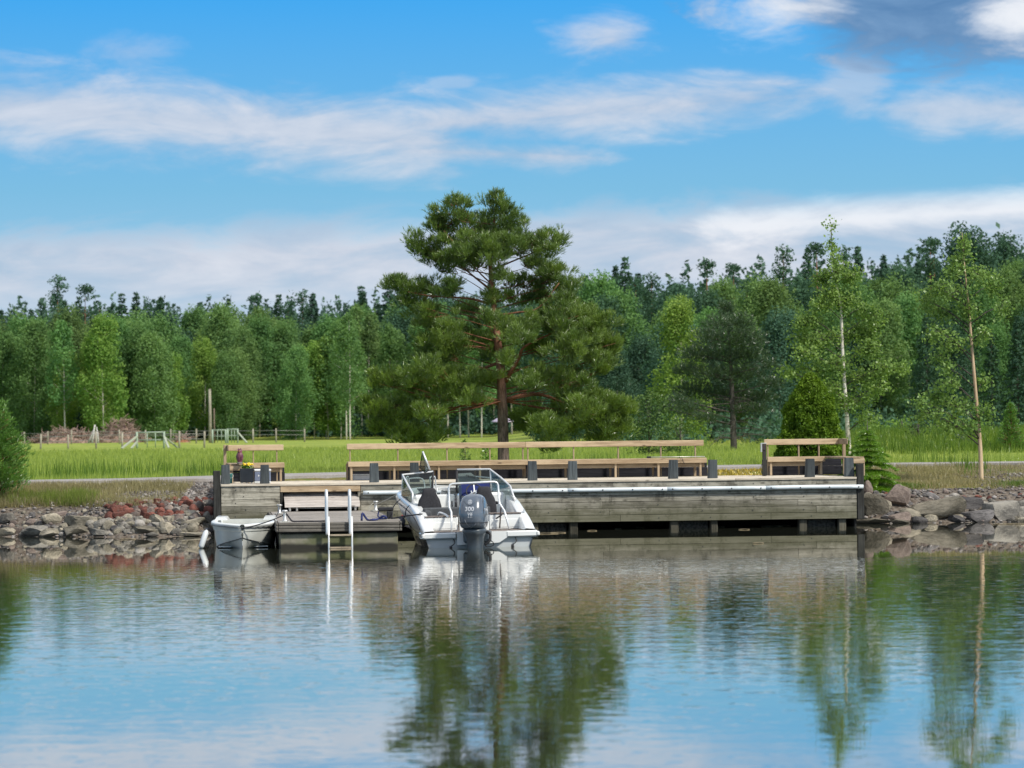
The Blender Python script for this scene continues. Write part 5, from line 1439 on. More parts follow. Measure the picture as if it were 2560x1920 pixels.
# ---------------------------------------------------------------- outboard
eng = bpy.data.objects.new('outboard_motor', None); link(eng, boat); eng.location = (-.045, -.02, 0); eng.rotation_euler = (0, 0, R(-20))
COWL = simple('grey_blue_cowl', (.095, .118, .15), .26, var=.12, scale=3, spec=.6, coat=.6)
LOWC = simple('dark_grey_casting', (.05, .066, .08), .38, var=.15, scale=4, coat=.2)
SEC = [(.385, .20, -.18, -.66), (.43, .245, -.13, -.76), (.52, .268, -.10, -.82), (.66, .275, -.09, -.845), (.80, .262, -.10, -.815), (.92, .238, -.13, -.75), (1.0, .205, -.17, -.69), (1.045, .16, -.22, -.63), (1.07, .09, -.29, -.55)]
NSE = 3.0
def secat(z):
    zz_ = [q_[0] for q_ in SEC]
    return [float(np.interp(z, zz_, [q_[i] for q_ in SEC])) for i in (1, 2, 3)]
def aft(x, z):
    h_, yf, yb = secat(z); yc, hd = (yf+yb)/2, (yf-yb)/2
    return yc - hd*(max(0, 1-abs(x/h_)**NSE))**(1/NSE)
def stb(y, z):
    h_, yf, yb = secat(z); yc, hd = (yf+yb)/2, (yf-yb)/2
    return h_*(max(0, 1-abs((y-yc)/hd)**NSE))**(1/NSE)
def sup(h_, yf, yb, z, n=36, e=NSE):
    yc, hd = (yf+yb)/2, (yf-yb)/2
    return [Vector((h_*math.copysign(abs(math.cos(a))**(2/e), math.cos(a)), yc+hd*math.copysign(abs(math.sin(a))**(2/e), math.sin(a)), z)) for a in np.linspace(0, 2*PI, n+1)[:-1]]
m = MB(); m.loft([sup(*secat(z), z) for z in np.concatenate([np.linspace(.385, 1.0, 16), [1.03, 1.05, 1.062, 1.07]])]); m.build('cowl', COWL, eng)
m = MB(); m.loft([sup(h_+.006, yf+.004, yb-.006, z) for z, (h_, yf, yb) in ((.505, secat(.505)), (.515, secat(.515)))], cap=False); m.build('cowl_seam', RUB, eng)
m = MB(); m.loft([sup(*q_, e=2.6) for q_ in ((.225, -.14, -.70, .384), (.235, -.12, -.72, .34), (.20, -.12, -.66, .27), (.172, -.13, -.60, .2), (.158, -.14, -.56, .1), (.15, -.15, -.55, .0), (.14, -.16, -.55, -.2), (.07, -.2, -.6, -.55))]); m.build('midsection', LOWC, eng)
m = MB(); m.box(-.30, -.0, -.14, .10, .1, .34, .5, .03); m.box(.0, .24, -.14, .10, .1, .34, .5, .03); m.build('bracket', LOWC, eng)
m = MB(); m.tube(smoothpath([(.20, -.30, .33), (.30, -.34, .27), (.28, -.36, .14), (.19, -.36, .06)], 5), .028, 7); m.tube(smoothpath([(.22, -.3, .16), (.34, -.33, .12), (.36, -.33, .05), (.26, -.34, .02), (.2, -.34, .03)], 5), .010, 6); m.build('hoses', RUB, eng)
SIL = simple('silver_trim', (.20, .22, .25), .4, metal=.3)
m = MB(); m.tube([(x, aft(x, z)-.004, z) for x, z in ((-.10, .58), (-.07, .50), (-.03, .445), (.02, .425), (.07, .45), (.12, .50))], .005, 6); m.build('silver_trim_line', SIL, eng)
m = MB(); m.tube([(x, aft(x, z)-.002, z) for x, z in ((-.20, .955), (-.12, .935), (-.05, .87), (.0, .855), (.05, .87), (.12, .935), (.20, .955))], .006, 6); m.build('cowl_crease', LOWC, eng)
m = MB(); m.tube([(stb(y, z)+.0, y, z) for y, z in ((-.66, .54), (-.67, .75), (-.60, .92), (-.48, 1.0))], .010, 6); m.build('air_intake_edge', RUB, eng)
m = MB(); m.tube([(-.02, -.5, 1.06), (-.03, -.48, 1.14)], .012, 6); m.tube([(.05, -.46, 1.06), (.06, -.45, 1.15)], .010, 6); m.build('aerials', GEL2, eng)
TXT = simple('white_lettering', (.52, .54, .57), .5, var=.02)
def text_mesh(txt, size, shear=0, bold=.0, wide=1.0):
    cu = bpy.data.curves.new('t', 'FONT'); cu.body = txt; cu.size = size; cu.shear = shear; cu.offset = bold; cu.align_x = 'CENTER'; cu.align_y = 'CENTER'; cu.resolution_u = 3
    ob = bpy.data.objects.new('t', cu); COL.objects.link(ob); bpy.context.view_layer.update()
    me = bpy.data.meshes.new_from_object(ob.evaluated_get(bpy.context.evaluated_depsgraph_get()))
    bpy.data.objects.remove(ob)
    for v in me.vertices: v.co.x *= wide
    return me
def decal(nm, txt, size, fn, parent, mat, **kw):
    import bmesh
    me = text_mesh(txt, size, **kw)
    bm = bmesh.new(); bm.from_mesh(me)
    bmesh.ops.triangulate(bm, faces=bm.faces)
    bmesh.ops.subdivide_edges(bm, edges=[e for e in bm.edges if e.calc_length() > .03], cuts=2)
    for v in bm.verts: v.co = fn(v.co.x, v.co.y)
    bm.to_mesh(me); bm.free(); me.materials.clear(); me.materials.append(mat)
    return link(bpy.data.objects.new(nm, me), parent)
decal('power_lettering', '300', .115, lambda u, v: Vector((u, aft(u, .785+v)-.004, .785+v)), eng, TXT, bold=.0025, wide=1.1)
decal('power_lettering', 'V6', .085, lambda u, v: Vector((u+.005, aft(u, .685+v)-.004, .685+v)), eng, TXT, shear=.25, bold=.002, wide=1.15)
decal('power_lettering', '4.2L', .052, lambda u, v: Vector((u+.008, aft(u, .632+v)-.004, .632+v)), eng, TXT, shear=.25, bold=.001, wide=1.15)
decal('maker_lettering', 'YAMAHA', .085, lambda u, v: Vector((stb(-.46+u, .76+v)+.004, -.46+u, .76+v)), eng, TXT, bold=.002, wide=1.0)
m = MB(); n = 24; ec = .925
for r0_, r1_ in ((.036, .043),):
    vs = []; fs = []
    for i in range(n):
        a = 2*PI*i/n
        for rr in (r0_, r1_):
            x, z = rr*math.cos(a), ec+rr*math.sin(a); vs.append((x, aft(x, z)-.004, z))
    m.add(vs, [(2*i, 2*i+1, (2*i+3) % (2*n), (2*i+2) % (2*n)) for i in range(n)])
for a in (90, 210, 330):                                   # three fork prongs inside the ring
    a = R(a); d_ = Vector((math.cos(a), 0, math.sin(a))); s_ = Vector((-math.sin(a), 0, math.cos(a)))
    for off in (-.011, 0, .011):
        q_ = [s_*off*(1 if k > 1 else .6) + d_*dd_ + s_*w_ for k, (dd_, w_) in enumerate(((.006, -.0028), (.006, .0028), (.033-abs(off)*.25, .0028), (.033-abs(off)*.25, -.0028)))]
        m.add([(p.x, aft(p.x, ec+p.z)-.004, ec+p.z) for p in q_], [(0, 1, 2, 3)])
m.build('emblem', TXT, eng)
decal('lettering', 'CROSS', .058, lambda u, v: Vector((.285+u, 3.715, 1.375+v-.28*(u)-.02)), boat, simple('dark_lettering', (.05, .05, .06), .5), bold=.001, wide=1.1)

# ================================================================== small boat
DI = Frame(-5.46, 68.5, R(3))
ding = thing('dinghy', 'small white dinghy with its bow towards the viewer, left of the floating dock', 'boat', (DI.x, DI.y, 0), DI.yaw)
DW = simple('worn_white_fibreglass', (.52, .535, .50), .35, var=.08, scale=3, dirt=(.36, .36, .33))
y_ = [0, .06, .16, .32, .55, .9, 1.4, 2.1, 3.0, 4.1]
h0 = [.015, .17, .30, .42, .52, .60, .645, .665, .66, .63]
z0 = [.475, .487, .495, .50, .505, .51, .51, .51, .51, .51]
h1 = [.012, .15, .27, .385, .48, .56, .61, .635, .63, .60]; z1 = [.34, .345, .35, .35, .35, .345, .34, .34, .34, .34]
h2 = [.010, .10, .20, .31, .41, .50, .56, .585, .58, .55]; z2 = [.212, .183, .153, .122, .090, .050, .0, -.04, -.05, -.05]
z3 = [-.08, -.09, -.10, -.11, -.12, -.13, -.15, -.16, -.15, -.12]
m = MB()
for sg in (-1, 1):
    rows = [[Vector((0, y_[i]+.04, z3[i])), Vector((sg*h2[i]*.5, y_[i]+.02, (z3[i]+z2[i])*.5-.01)), Vector((sg*h2[i], y_[i], z2[i]))] for i in range(10)]
    m.loft(rows, closed=False, cap=False)
    rows = [[Vector((sg*h2[i], y_[i], z2[i])), Vector((sg*(h2[i]*.5+h1[i]*.5+.012), y_[i], (z2[i]+z1[i])*.5)), Vector((sg*h1[i], y_[i], z1[i]))] for i in range(10)]
    m.loft(rows, closed=False, cap=False)
    rows = [[Vector((sg*(h1[i]+.012), y_[i]-.012, z1[i]+.004)), Vector((sg*(h0[i]*.5+h1[i]*.5+.02), y_[i]-.012, (z0[i]+z1[i])*.5)), Vector((sg*(h0[i]+.012), y_[i]-.012, z0[i]-.05))] for i in range(10)]
    m.loft(rows, closed=False, cap=False)
m.prism([(-.55, 4.1, .05), (.55, 4.1, .05), (.63, 4.1, .5), (-.63, 4.1, .5)], (0, .03, 0))
m.build('hull', DW, ding)
m = MB()
for sg in (-1, 1):
    rows = [[Vector((sg*(h0[i]+.018), y_[i]-.02, z0[i]-.052)), Vector((sg*(h0[i]+.035), y_[i]-.03, z0[i]-.03)), Vector((sg*(h0[i]+.03), y_[i]-.028, z0[i]-.004)), Vector((sg*h0[i], y_[i]-.01, z0[i]+.006)), Vector((sg*max(h0[i]-.09, 0), y_[i]+.07, z0[i]+.004)), Vector((sg*max(h0[i]-.11, 0), y_[i]+.09, z0[i]-.12))] for i in range(10)]
    m.loft(rows, closed=False, cap=False)
m.build('gunwale', simple('white_gunwale', (.66, .68, .66), .35, var=.05), ding)
for sg in (-1, 1):
    m = MB(); m.tube(smoothpath([(sg*(h0[i]+.026), y_[i]-.028, z0[i]-.055) for i in range(10)], 2), .010, 5); m.build('rubbing_strake', simple('grey_rubber', (.16, .17, .17), .6), ding)
    m = MB(); m.tube([(sg*(h2[i]+.004), y_[i]-.004, z2[i]) for i in range(10)], .008, 5); m.build('chine_line', RUB, ding)
m = MB(); m.prism([(-.42, .45, .36), (.42, .45, .36), (.56, 1.1, .36), (-.56, 1.1, .36)], (0, 0, .04)); m.prism([(-.55, 2.0, .32), (.55, 2.0, .32), (.55, 2.35, .32), (-.55, 2.35, .32)], (0, 0, .04)); m.prism([(-.55, 3.4, .32), (.55, 3.4, .32), (.53, 4.0, .32), (-.53, 4.0, .32)], (0, 0, .04)); m.build('thwarts', DW, ding)
m = MB(); m.prism([(-.5, .4, .02), (.5, .4, .02), (.55, 4.0, .02), (-.55, 4.0, .02)], (0, 0, .02)); m.build('floor', GEL2, ding)
for sg in (-1, 1):
    m = MB(); m.prism([(sg*.64, 2.4, .515), (sg*.36, 2.4, .515), (sg*.40, 2.4, .58), (sg*.60, 2.4, .585)], (0, 1.2, 0)); m.build('stern_seat_side', GEL, ding)
m = MB(); m.tube([(0, -.03, .405), (0, .03, .405)], .022, 10); m.build('bow_eye', RUB, ding)

# ================================================================== fenders and ropes
FW_ = simple('white_fender_vinyl', (.60, .63, .64), .4, var=.06)
def fender(label, top, bot, r, mat, tipmat=None, name='fender'):
    top, bot = Vector(top), Vector(bot); d = (top-bot); Ln = d.length
    T = thing(name, label, 'fender', bot); q_ = d.to_track_quat('Z', 'Y').to_matrix().to_4x4()
    m = MB(); m.lathe([(.012, 0), (r*.7, .015), (r, .05), (r, Ln-.05), (r*.7, Ln-.012), (.02, Ln+.02)], seg=14, M=q_); m.build('body', mat, T)
    m = MB(); m.lathe([(.02, Ln+.01), (.024, Ln+.03), (.018, Ln+.055)], seg=8, M=q_); m.build('eye', tipmat or RUB, T)
    return T
fender('white cylinder fender hanging at the outer side of the dinghy', DI.w(-.74, .55, .35), DI.w(-.86, .45, .0), .058, FW_, NAVY)
fender('black fender squeezed between the dinghy and the floating dock', DI.w(.71, .75, .40), DI.w(.75, .7, .02), .055, RUB)
pB = lambda cx, cy, t: BF.w(*BF.at(960+cx/5.027, 1080+cy/5.027, t).xy, BF.at(960+cx/5.027, 1080+cy/5.027, t).z)
fender('dark blue fender with a red end between the motorboat and the dock', pB(228, 1075, 2.4), pB(205, 1200, 2.4), .085, NAVY, simple('red_vinyl', (.35, .02, .03), .5))
def rope(label, pts, r, mat, name='mooring_rope', cat='rope', sag=0):
    P = [Vector(p) for p in pts]
    if len(P) == 2 and sag:
        P = [P[0].lerp(P[1], t) - Vector((0, 0, sag*4*t*(1-t))) for t in np.linspace(0, 1, 9)]
    else: P = smoothpath(P, 5)
    o_ = P[0].copy()
    m = MB(); m.tube([p-o_ for p in P], r, 6); o = m.build(name, mat, None, o_); tag(o, label, cat); return o
RN = simple('dark_rope', (.022, .022, .03), .8, var=.3, scale=40); RB_ = simple('navy_rope', (.015, .025, .11), .8, var=.3, scale=40); RW = simple('pale_rope', (.42, .40, .34), .8, var=.2, scale=40)
fd = lambda px, py, t: FD.w(*FD.at(px, py, t).xy, FD.at(px, py, t).z)
b_mid, b_right = DOCKB[1], DOCKB[2]
rope('dark rope from the dinghy bow eye to the front bollard of the dock', [DI.w(0, -.02, .405), b_mid], .011, RN, sag=.03)
rope('thin dark rope from the dinghy side to the inner bollard of the dock', [DI.w(.6, 2.4, .53), DOCKB[0]], .008, RN, sag=.05)
rope('dark rope tail lying on the dock boards by the front bollard', [b_mid+Vector((.03, -.02, .02)), b_mid+Vector((.10, 0, -.08)), b_mid+Vector((.16, 0, -.135)), b_mid+Vector((.35, .05, -.14)), b_mid+Vector((.5, .0, -.14)), b_mid+Vector((.8, .08, -.14))], .016, RN)
rope('pale rope from the dock bollard to the bow of the motorboat', [b_right, BF.w(CX-1.05, 4.45, 1.08)], .011, RW, sag=.02)
rope('pale rope hanging down the dock bollard beside the gangway', [b_right+Vector((-.03, -.03, .05)), b_right+Vector((-.12, -.05, -.02)), b_right+Vector((-.15, -.05, -.13)), b_right+Vector((-.05, -.08, -.125))], .008, RW)
c0 = pB(480, 1030, .9); c1 = FD.w(FW-.1, .9, .56)
rope('dark spring rope from the motorboat quarter to the dock corner', [c0, c0.lerp(c1, .5)+Vector((0, 0, .01)), c1], .014, RN)
rope('dark rope from the motorboat side down to the dock corner', [pB(205, 840, 3.6), pB(120, 940, 3.2), FD.w(FW-.05, 1.6, .58)], .010, RN)
rope('dark rope zigzag along the motorboat side', [pB(320, 920, 2.2), pB(280, 970, 2.2), pB(262, 1060, 2.3), pB(225, 1090, 2.4)], .010, RN)
rope('navy rope bundle heaped on the dock corner', [FD.w(FW-.72, .55, .535), FD.w(FW-.70, .6, .68), FD.w(FW-.60, .62, .55), FD.w(FW-.5, .5, .545), FD.w(FW-.38, .6, .56), FD.w(FW-.28, .55, .62), FD.w(FW-.22, .6, .57), FD.w(FW-.35, .7, .55), FD.w(FW-.5, .66, .55)], .022, RB_)
def mooring_arm():
    p = FD.w(FW-.12, 2.0, .53); T = thing('rubber_snubber', 'black rubber mooring snubber at the right edge of the dock', 'snubber', p, FD.yaw)
    m = MB(); m.box(-.20, .12, -.05, .05, .16, .24, .5, .02); m.box(-.02, .10, -.05, .05, .0, .158, .5, .02); m.build('block', RUB, T)
    m = MB(); m.tube(smoothpath([(-.18, 0, .16), (-.2, -.02, .05), (-.1, -.02, .02)], 4), .014, 6); m.build('strap', RB_, T)
mooring_arm()
# ================================================================== stones of the two banks
def rockmat(name, a, b, c, lichen=.3):
    m, nt, bs, v, out = new_mat(name)
    oi = nt.n('ShaderNodeObjectInfo')
    ad = nt.n('ShaderNodeVectorMath', operation='ADD'); nt.lk(v, ad.inputs[0])
    cx = nt.n('ShaderNodeCombineXYZ'); nt.lk((X(nt, oi.outputs['Random'])*50).s, cx.inputs[0]); nt.lk(cx.outputs[0], ad.inputs[1]); vv = ad.outputs[0]
    n = noise(nt, vv, 1.6, 6, .65); n2 = noise(nt, vv, 9, 5, .7)
    col = mixc(nt, (n*.65+n2*.35).sstep(.4, .6), a, b)
    col = mixc(nt, noise(nt, vv, 3, 5, .7).sstep(.55, .68)*lichen, col, c)
    br = X(nt, oi.outputs['Random'])*.7+.62
    hs = nt.n('ShaderNodeHueSaturation'); nt.lk(col, hs.inputs['Color']); nt.lk(br.s, hs.inputs['Value'])
    g = nt.n('ShaderNodeNewGeometry'); sz = nt.n('ShaderNodeSeparateXYZ'); nt.lk(g.outputs['Position'], sz.inputs[0])
    wet = 1.0 - (X(nt, sz.outputs[2]) + (n2-.5)*.06).sstep(.02, .09)
    col = mixc(nt, wet*.75, hs.outputs[0], tuple(q*.3 for q in a))
    nt.lk(col, bs.inputs['Base Color']); bs.inputs['Roughness'].default_value = .85; bs.inputs['Specular IOR Level'].default_value = .3
    bump(nt, bs, n2*.8+n, .8, .04)
    return m
RK = {'grey': rockmat('grey_stone', (.11, .103, .09), (.28, .26, .22), (.34, .33, .29)), 'tan': rockmat('tan_stone', (.15, .135, .10), (.36, .32, .245), (.21, .21, .18)),
      'red': rockmat('red_stone', (.10, .036, .026), (.225, .085, .062), (.22, .17, .145), .35), 'pink': rockmat('pinkish_stone', (.13, .10, .085), (.27, .215, .18), (.22, .20, .19)), 'dark': rockmat('dark_stone', (.06, .056, .055), (.16, .15, .145), (.22, .21, .20)),
      'pale': rockmat('pale_stone', (.24, .22, .19), (.42, .39, .35), (.3, .28, .26))}
import bmesh
def rock_mesh(seed, angular):
    r = np.random.default_rng(seed); bm = bmesh.new(); bmesh.ops.create_icosphere(bm, subdivisions=3, radius=.5)
    pl = [(Vector(unit(1, r)[0]), r.uniform(.20, .36) if angular else r.uniform(.3, .42)) for _ in range(11 if angular else 4)]
    ph = r.uniform(0, 6, 6)
    for v in bm.verts:
        p = v.co.copy()
        for n_, d_ in pl:
            k = p.dot(n_) - d_
            if k > 0: p -= n_*k*(.97 if angular else .5)
        a = .012 if angular else .03
        q_ = v.co*7
        p += v.co.normalized()*a*(math.sin(q_.x+ph[0])+math.sin(q_.y*1.3+ph[1])+math.sin(q_.z*1.1+ph[2]))
        v.co = p
    mn = [min(v.co[i] for v in bm.verts) for i in range(3)]; mx = [max(v.co[i] for v in bm.verts) for i in range(3)]
    for v in bm.verts: v.co = Vector(((v.co[i]-(mn[i]+mx[i])/2)/(mx[i]-mn[i]) for i in range(3)))
    me = bpy.data.meshes.new('stone'); bm.to_mesh(me); bm.free()
    for p in me.polygons: p.use_smooth = True
    if angular:
        try: me.set_sharp_from_angle(angle=R(17))
        except Exception: pass
    me.materials.append(RK['grey']); return me
RA = [rock_mesh(s_, True) for s_ in range(7)]; RR = [rock_mesh(20+s_, False) for s_ in range(6)]
rk_r = np.random.default_rng(17)
taken = []
def put_rock(px, py, w, h, mat, kind, label=None, group=None, tilt=0.0, cat='stone', name='stone', dscale=.8):
    """px, py, w, h in photo pixels"""
    g_ = onground(px, py+h*.30); d = g_.y; S = FPX/d
    p = at(px, py, d); W_, H_ = w/S, h/S
    me = (RA if kind == 'a' else RR)[int(rk_r.integers(0, 6))]
    o = bpy.data.objects.new(name, me); link(o)
    D_ = (W_+H_)*.5*dscale
    o.location = (p.x, d+D_*.25, p.z); o.scale = (W_*1.06, D_, H_*1.12); o.rotation_euler = (rk_r.uniform(-.1, .1), tilt+rk_r.uniform(-.12, .12), rk_r.uniform(-.35, .35) + (PI if rk_r.random() < .5 else 0))
    o.material_slots[0].link = 'OBJECT'; o.material_slots[0].material = RK[mat]
    tag(o, label, cat, group); taken.append((px, py, w, h)); return o
cA = lambda x, y, w, h: (x/6.9125, 1200+y/6.9125, w/6.9125, h/6.9125)
cB = lambda x, y, w, h: (280+x/6.9125, 1200+y/6.9125, w/6.9125, h/6.9125)
cC = lambda x, y, w, h: (2120+x/5.027, 1130+y/5.027, w/5.027, h/5.027)
BIG = [
 (cA(120,690,250,210), 'grey','a','wedge shaped grey boulder at the far left, upper edge of the shore stones',.5), (cA(110,930,270,170),'tan','a','pale three cornered boulder at the waterline at the far left',0), (cA(15,830,110,100),'pink','r','orange brown stone cut by the left edge of the picture',0),
 (cA(600,920,380,210),'grey','a','low ridged grey boulder at the waterline under the dry grass',0), (cA(900,930,360,150),'tan','a','sloping tan boulder at the waterline, left of the big flat one',.12), (cA(880,700,300,200),'tan','a','sharp edged block leaning over a dark gap on the left bank',-.1),
 (cA(1340,895,440,190),'tan','a','big flat fronted boulder at the waterline in the middle of the left bank',0), (cA(1390,740,480,210),'tan','a','broad boulder with a pale vein above the flat fronted one',.05), (cA(1720,925,320,120),'grey','a','long low greenish slab at the waterline right of the flat fronted boulder',.08),
 (cA(1780,770,300,200),'grey','a','grey slab behind the round boulder on the left bank',0), (cA(1880,815,200,190),'tan','r','round speckled boulder on the left bank',0), (cA(1100,830,125,130),'tan','a','small upright yellowish stone over the dark gap',.3), (cA(545,735,185,110),'pink','r','flat pinkish oval stone on the far left pebbles',0),
 (cA(1925,948,95,65),'pale','r','small yellowish stone at the waterline right of the long slab',0), (cA(1060,600,240,95),'pink','r','flat rusty stone at the top of the left shore stones',-.1), (cA(1240,620,170,115),'dark','a','dark brown block right of the flat rusty stone',-.3), (cA(1560,755,130,120),'grey','r','round stone lying on the veined boulder',0), (cA(300,900,170,130),'pink','a','brown wedge between the two boulders at far left',0), (cA(1070,945,100,75),'pale','r','small smooth cream stone at the waterline left of the flat fronted boulder',0),
 (cB(530,885,390,150),'tan','a','long rounded tan boulder just above the waterline',0), (cB(955,850,250,230),'tan','a','tall pear shaped boulder standing at the waterline',0), (cB(1110,905,170,120),'grey','r','grey round stone right of the pear shaped boulder',0), (cB(1380,845,190,150),'tan','r','egg shaped tan boulder near the dinghy',.3), (cB(1375,730,400,100),'tan','a','long flat slab on the left bank near the quay',.05),
 (cB(460,785,190,160),'pale','r','palest round stone of the left bank',0), (cB(770,715,240,180),'tan','a','split tan block above the long rounded boulder',-.2), (cB(990,695,160,130),'tan','a','squat tan block below the red stones',0), (cB(1150,665,170,130),'pink','r','smooth brown stone left of the long flat slab',.2), (cB(690,960,190,95),'grey','r','half sunk speckled stone at the waterline',0),
 (cB(1665,690,110,230),'grey','a','tilted slab leaning against the quay post',.55), (cB(1400,590,290,110),'tan','a','flat pale block under the red stones near the quay',.1), (cB(1650,545,190,160),'red','r','big reddish boulder against the quay post',0), (cB(1665,435,190,160),'grey','r','big grey boulder above the reddish one against the quay post',0), (cB(1500,470,150,180),'pink','r','tall brownish boulder left of the quay boulders',.2),
 (cB(1280,930,700,60),'tan','a','thin pale slab lying in the water beside the dinghy',.0), (cB(80,515,210,160),'red','a','reddest angular block at the left end of the red stones',0), (cB(120,615,260,140),'red','a','long red topped block, lower left of the red stones',-.25), (cB(310,525,195,75),'red','r','flat oval red stone beside the reddest block',0), (cB(560,545,170,145),'red','r','cube like red stone in the middle of the red stones',0),
 (cB(840,560,150,150),'red','a','three cornered deep red stone with a white fleck beside it',0), (cB(1320,420,150,150),'red','a','upright red stone with white spots at the right end of the red stones',0), (cB(990,580,130,110),'red','r','round red stone below the row of red stones',0), (cB(1115,540,120,130),'pale','a','white speckled stone among the red stones',0), (cB(1240,540,130,115),'pink','r','brown and white stone right of the white speckled one',0), (cB(270,650,150,110),'tan','r','tan stone below the long red topped block',0),
 (cC(340,690,360,280),'tan','a','big pale grey boulder against the right end of the quay',.1), (cC(620,590,310,290),'pink','a','pointed pinkish grey boulder behind the quay end boulder',0), (cC(1080,745,720,240),'tan','a','largest flat slab of the right bank',.06), (cC(880,800,390,150),'tan','a','stepped slab in front of the largest slab',.1), (cC(1480,655,390,130),'dark','a','dark grey flat stone right of the largest slab',0), (cC(1930,760,400,235),'grey','a','big sloping grey boulder near the right edge',.1), (cC(1620,820,370,140),'dark','a','low dark boulder at the waterline between slab and sloping boulder',0),
 (cC(240,480,130,200),'pink','r','tall reddish stone right behind the end of the white pipe',0), (cC(2170,665,190,110),'grey','a','grey stone at the right edge above the waterline',0), (cC(2190,790,170,170),'grey','a','block at the waterline cut by the right edge',0), (cC(640,850,260,130),'pink','a','reddish tan slab low at the waterline under the pointed boulder',.05), (cC(370,880,520,70),'tan','a','board like flat stone at the waterline under the quay end boulder',0), (cC(640,890,230,75),'tan','a','small pale wedge at the waterline with a broken edge',0), (cC(1785,690,110,70),'pale','r','white rounded stone above the low dark boulder',0), (cC(1700,665,100,80),'grey','a','small grey wedge left of the white rounded stone',-.3), (cC(1250,605,90,95),'pale','r','bluish grey upright cobble above the largest slab',0), (cC(1340,555,110,70),'pale','r','pale round cobble at the grass edge above the dark flat stone',0), (cC(1075,565,200,70),'dark','r','long dark brown cobble above the largest slab',.5)]
for (b_, mt, kd, lb, tl) in BIG: put_rock(b_[0], b_[1], b_[2]*1.15, b_[3]*1.15, mt, kd, lb, tilt=tl, dscale=.95)
def covered(px, py, sh=.36):
    for (x, y, w, h) in taken:
        if abs(px-x) < w*sh and abs(py-y) < h*sh: return True
    return False
NF = 0
def fill(n, x0, x1, y0, y1, s0, s1, mats, label, group, cond=None, kinds='rra', flat=.75):
    global NF
    k = 0; tries = 0
    while k < n and tries < n*30:
        tries += 1; px = rk_r.uniform(x0, x1); t = rk_r.uniform(0, 1); py = y0(px)+(y1(px)-y0(px))*t if callable(y0) else y0+(y1-y0)*t
        if covered(px, py) or (cond and not cond(px, py)): continue
        w = rk_r.uniform(s0, s1)*(.75+.5*t)
        put_rock(px, py, w, w*rk_r.uniform(.55, .9)*flat/.75, str(rk_r.choice(mats)), str(rk_r.choice(list(kinds))), label, group); k += 1
    NF += k
fill(62, 262, 543, lambda x: 1256-(x-285)*.05, lambda x: 1294, 16, 28, ['red', 'red', 'red', 'pink'], 'reddish cobble in the band of red stones left of the quay', 'red cobbles of the left bank')
fill(50, 285, 542, lambda x: 1288, lambda x: 1336, 16, 28, ['tan', 'grey', 'grey', 'dark'], 'grey or tan cobble between the big stones left of the dinghy', 'grey cobbles left of the dinghy', kinds='raa')
fill(46, 0, 290, lambda x: 1277+max(0, 8-x*.2), lambda x: 1342, 9, 21, ['grey', 'pink', 'tan', 'dark'], 'small cobble between the boulders at the far left', 'small cobbles at far left')
fill(44, 2160, 2570, lambda x: 1222 if x < 2380 else 1238, lambda x: 1268, 11, 20, ['dark', 'pink', 'dark', 'grey', 'red'], 'dark rounded cobble at the foot of the right bank', 'cobbles of the right bank', kinds='r')
fill(10, 2200, 2570, lambda x: 1285, lambda x: 1304, 20, 36, ['grey', 'dark', 'tan'], 'broken stone at the right waterline between the slabs', 'broken stones at the right waterline', kinds='a', flat=.6)
fill(40, 190, 545, lambda x: 1254-(x-190)*.09, lambda x: 1266, 8, 14, ['pale', 'pink', 'grey', 'pale'], 'fist sized pale stone above the red stones', 'pale small stones above the red ones')
print('rocks', len(BIG)+NF)
def pebbles(name, label, pts, s0, s1, cols):
    """a scatter nobody could count: one mesh of little stones"""
    r = np.random.default_rng(23); V = []; F = []; T = []; off = 0
    bm = bmesh.new(); bmesh.ops.create_icosphere(bm, subdivisions=1, radius=.5); bv = np.array([v.co[:] for v in bm.verts]); bf = np.array([[v.index for v in f.verts] for f in bm.faces]); bm.free()
    for (x, y) in pts:
        s_ = r.uniform(s0, s1)*(1 if r.random() < .85 else 1.6); a = r.uniform(0, 6.28)
        q_ = bv*(1+r.normal(0, .10, (len(bv), 1)))*np.array([s_*r.uniform(.8, 1.4), s_, s_*r.uniform(.5, .8)])
        q_ = np.stack([q_[:, 0]*math.cos(a)-q_[:, 1]*math.sin(a), q_[:, 0]*math.sin(a)+q_[:, 1]*math.cos(a), q_[:, 2]], -1)
        V.append(q_+np.array([x, y, gz1(x, y)+s_*.15])); F.append(bf+off); off += len(bv); T.append(np.full(len(bf), r.uniform(0, 1)))
    m, nt, bs, v, out = new_mat('pebbles')
    t = attr(nt); c = mixc(nt, t.sstep(.0, .5), (.05, .045, .04), (.16, .145, .13)); c = mixc(nt, t.sstep(.7, 1.0), c, (.30, .275, .255)); c = mixc(nt, ((t*13.7)._op('FRACT')).sstep(.8, .82)*.2, c, (.22, .12, .10))
    nt.lk(c, bs.inputs['Base Color']); bs.inputs['Roughness'].default_value = .9
    tag(npmesh(name, np.concatenate(V), np.concatenate(F), m, np.concatenate(T), smooth=True), label, 'pebbles', kind='stuff')
r = np.random.default_rng(29)
P1 = []
while len(P1) < 3600:
    x = r.uniform(-10.4, -6.7); sy, py = float(shore_y(x)), float(path_y(x)); t = r.uniform(.1, .98)
    if r.random() < .12+.88*np.clip((x+10.0)/2.2, 0, 1) and (t < .75 or r.random() < .6): P1.append((x, sy+(py-.2-sy)*t))
pebbles('pebbles', 'grey pebbles strewn over the slope left of the quay', P1, .03, .085, None)
P2 = []
while len(P2) < 1500:
    x = r.uniform(-13, 16)
    if -6.8 < x < 8.3: continue
    P2.append((x, float(shore_y(x))+r.uniform(-.1, 2.4)))
pebbles('pebbles', 'small stones filling the gaps between the boulders of both banks', P2, .04, .10, None)
P3 = []
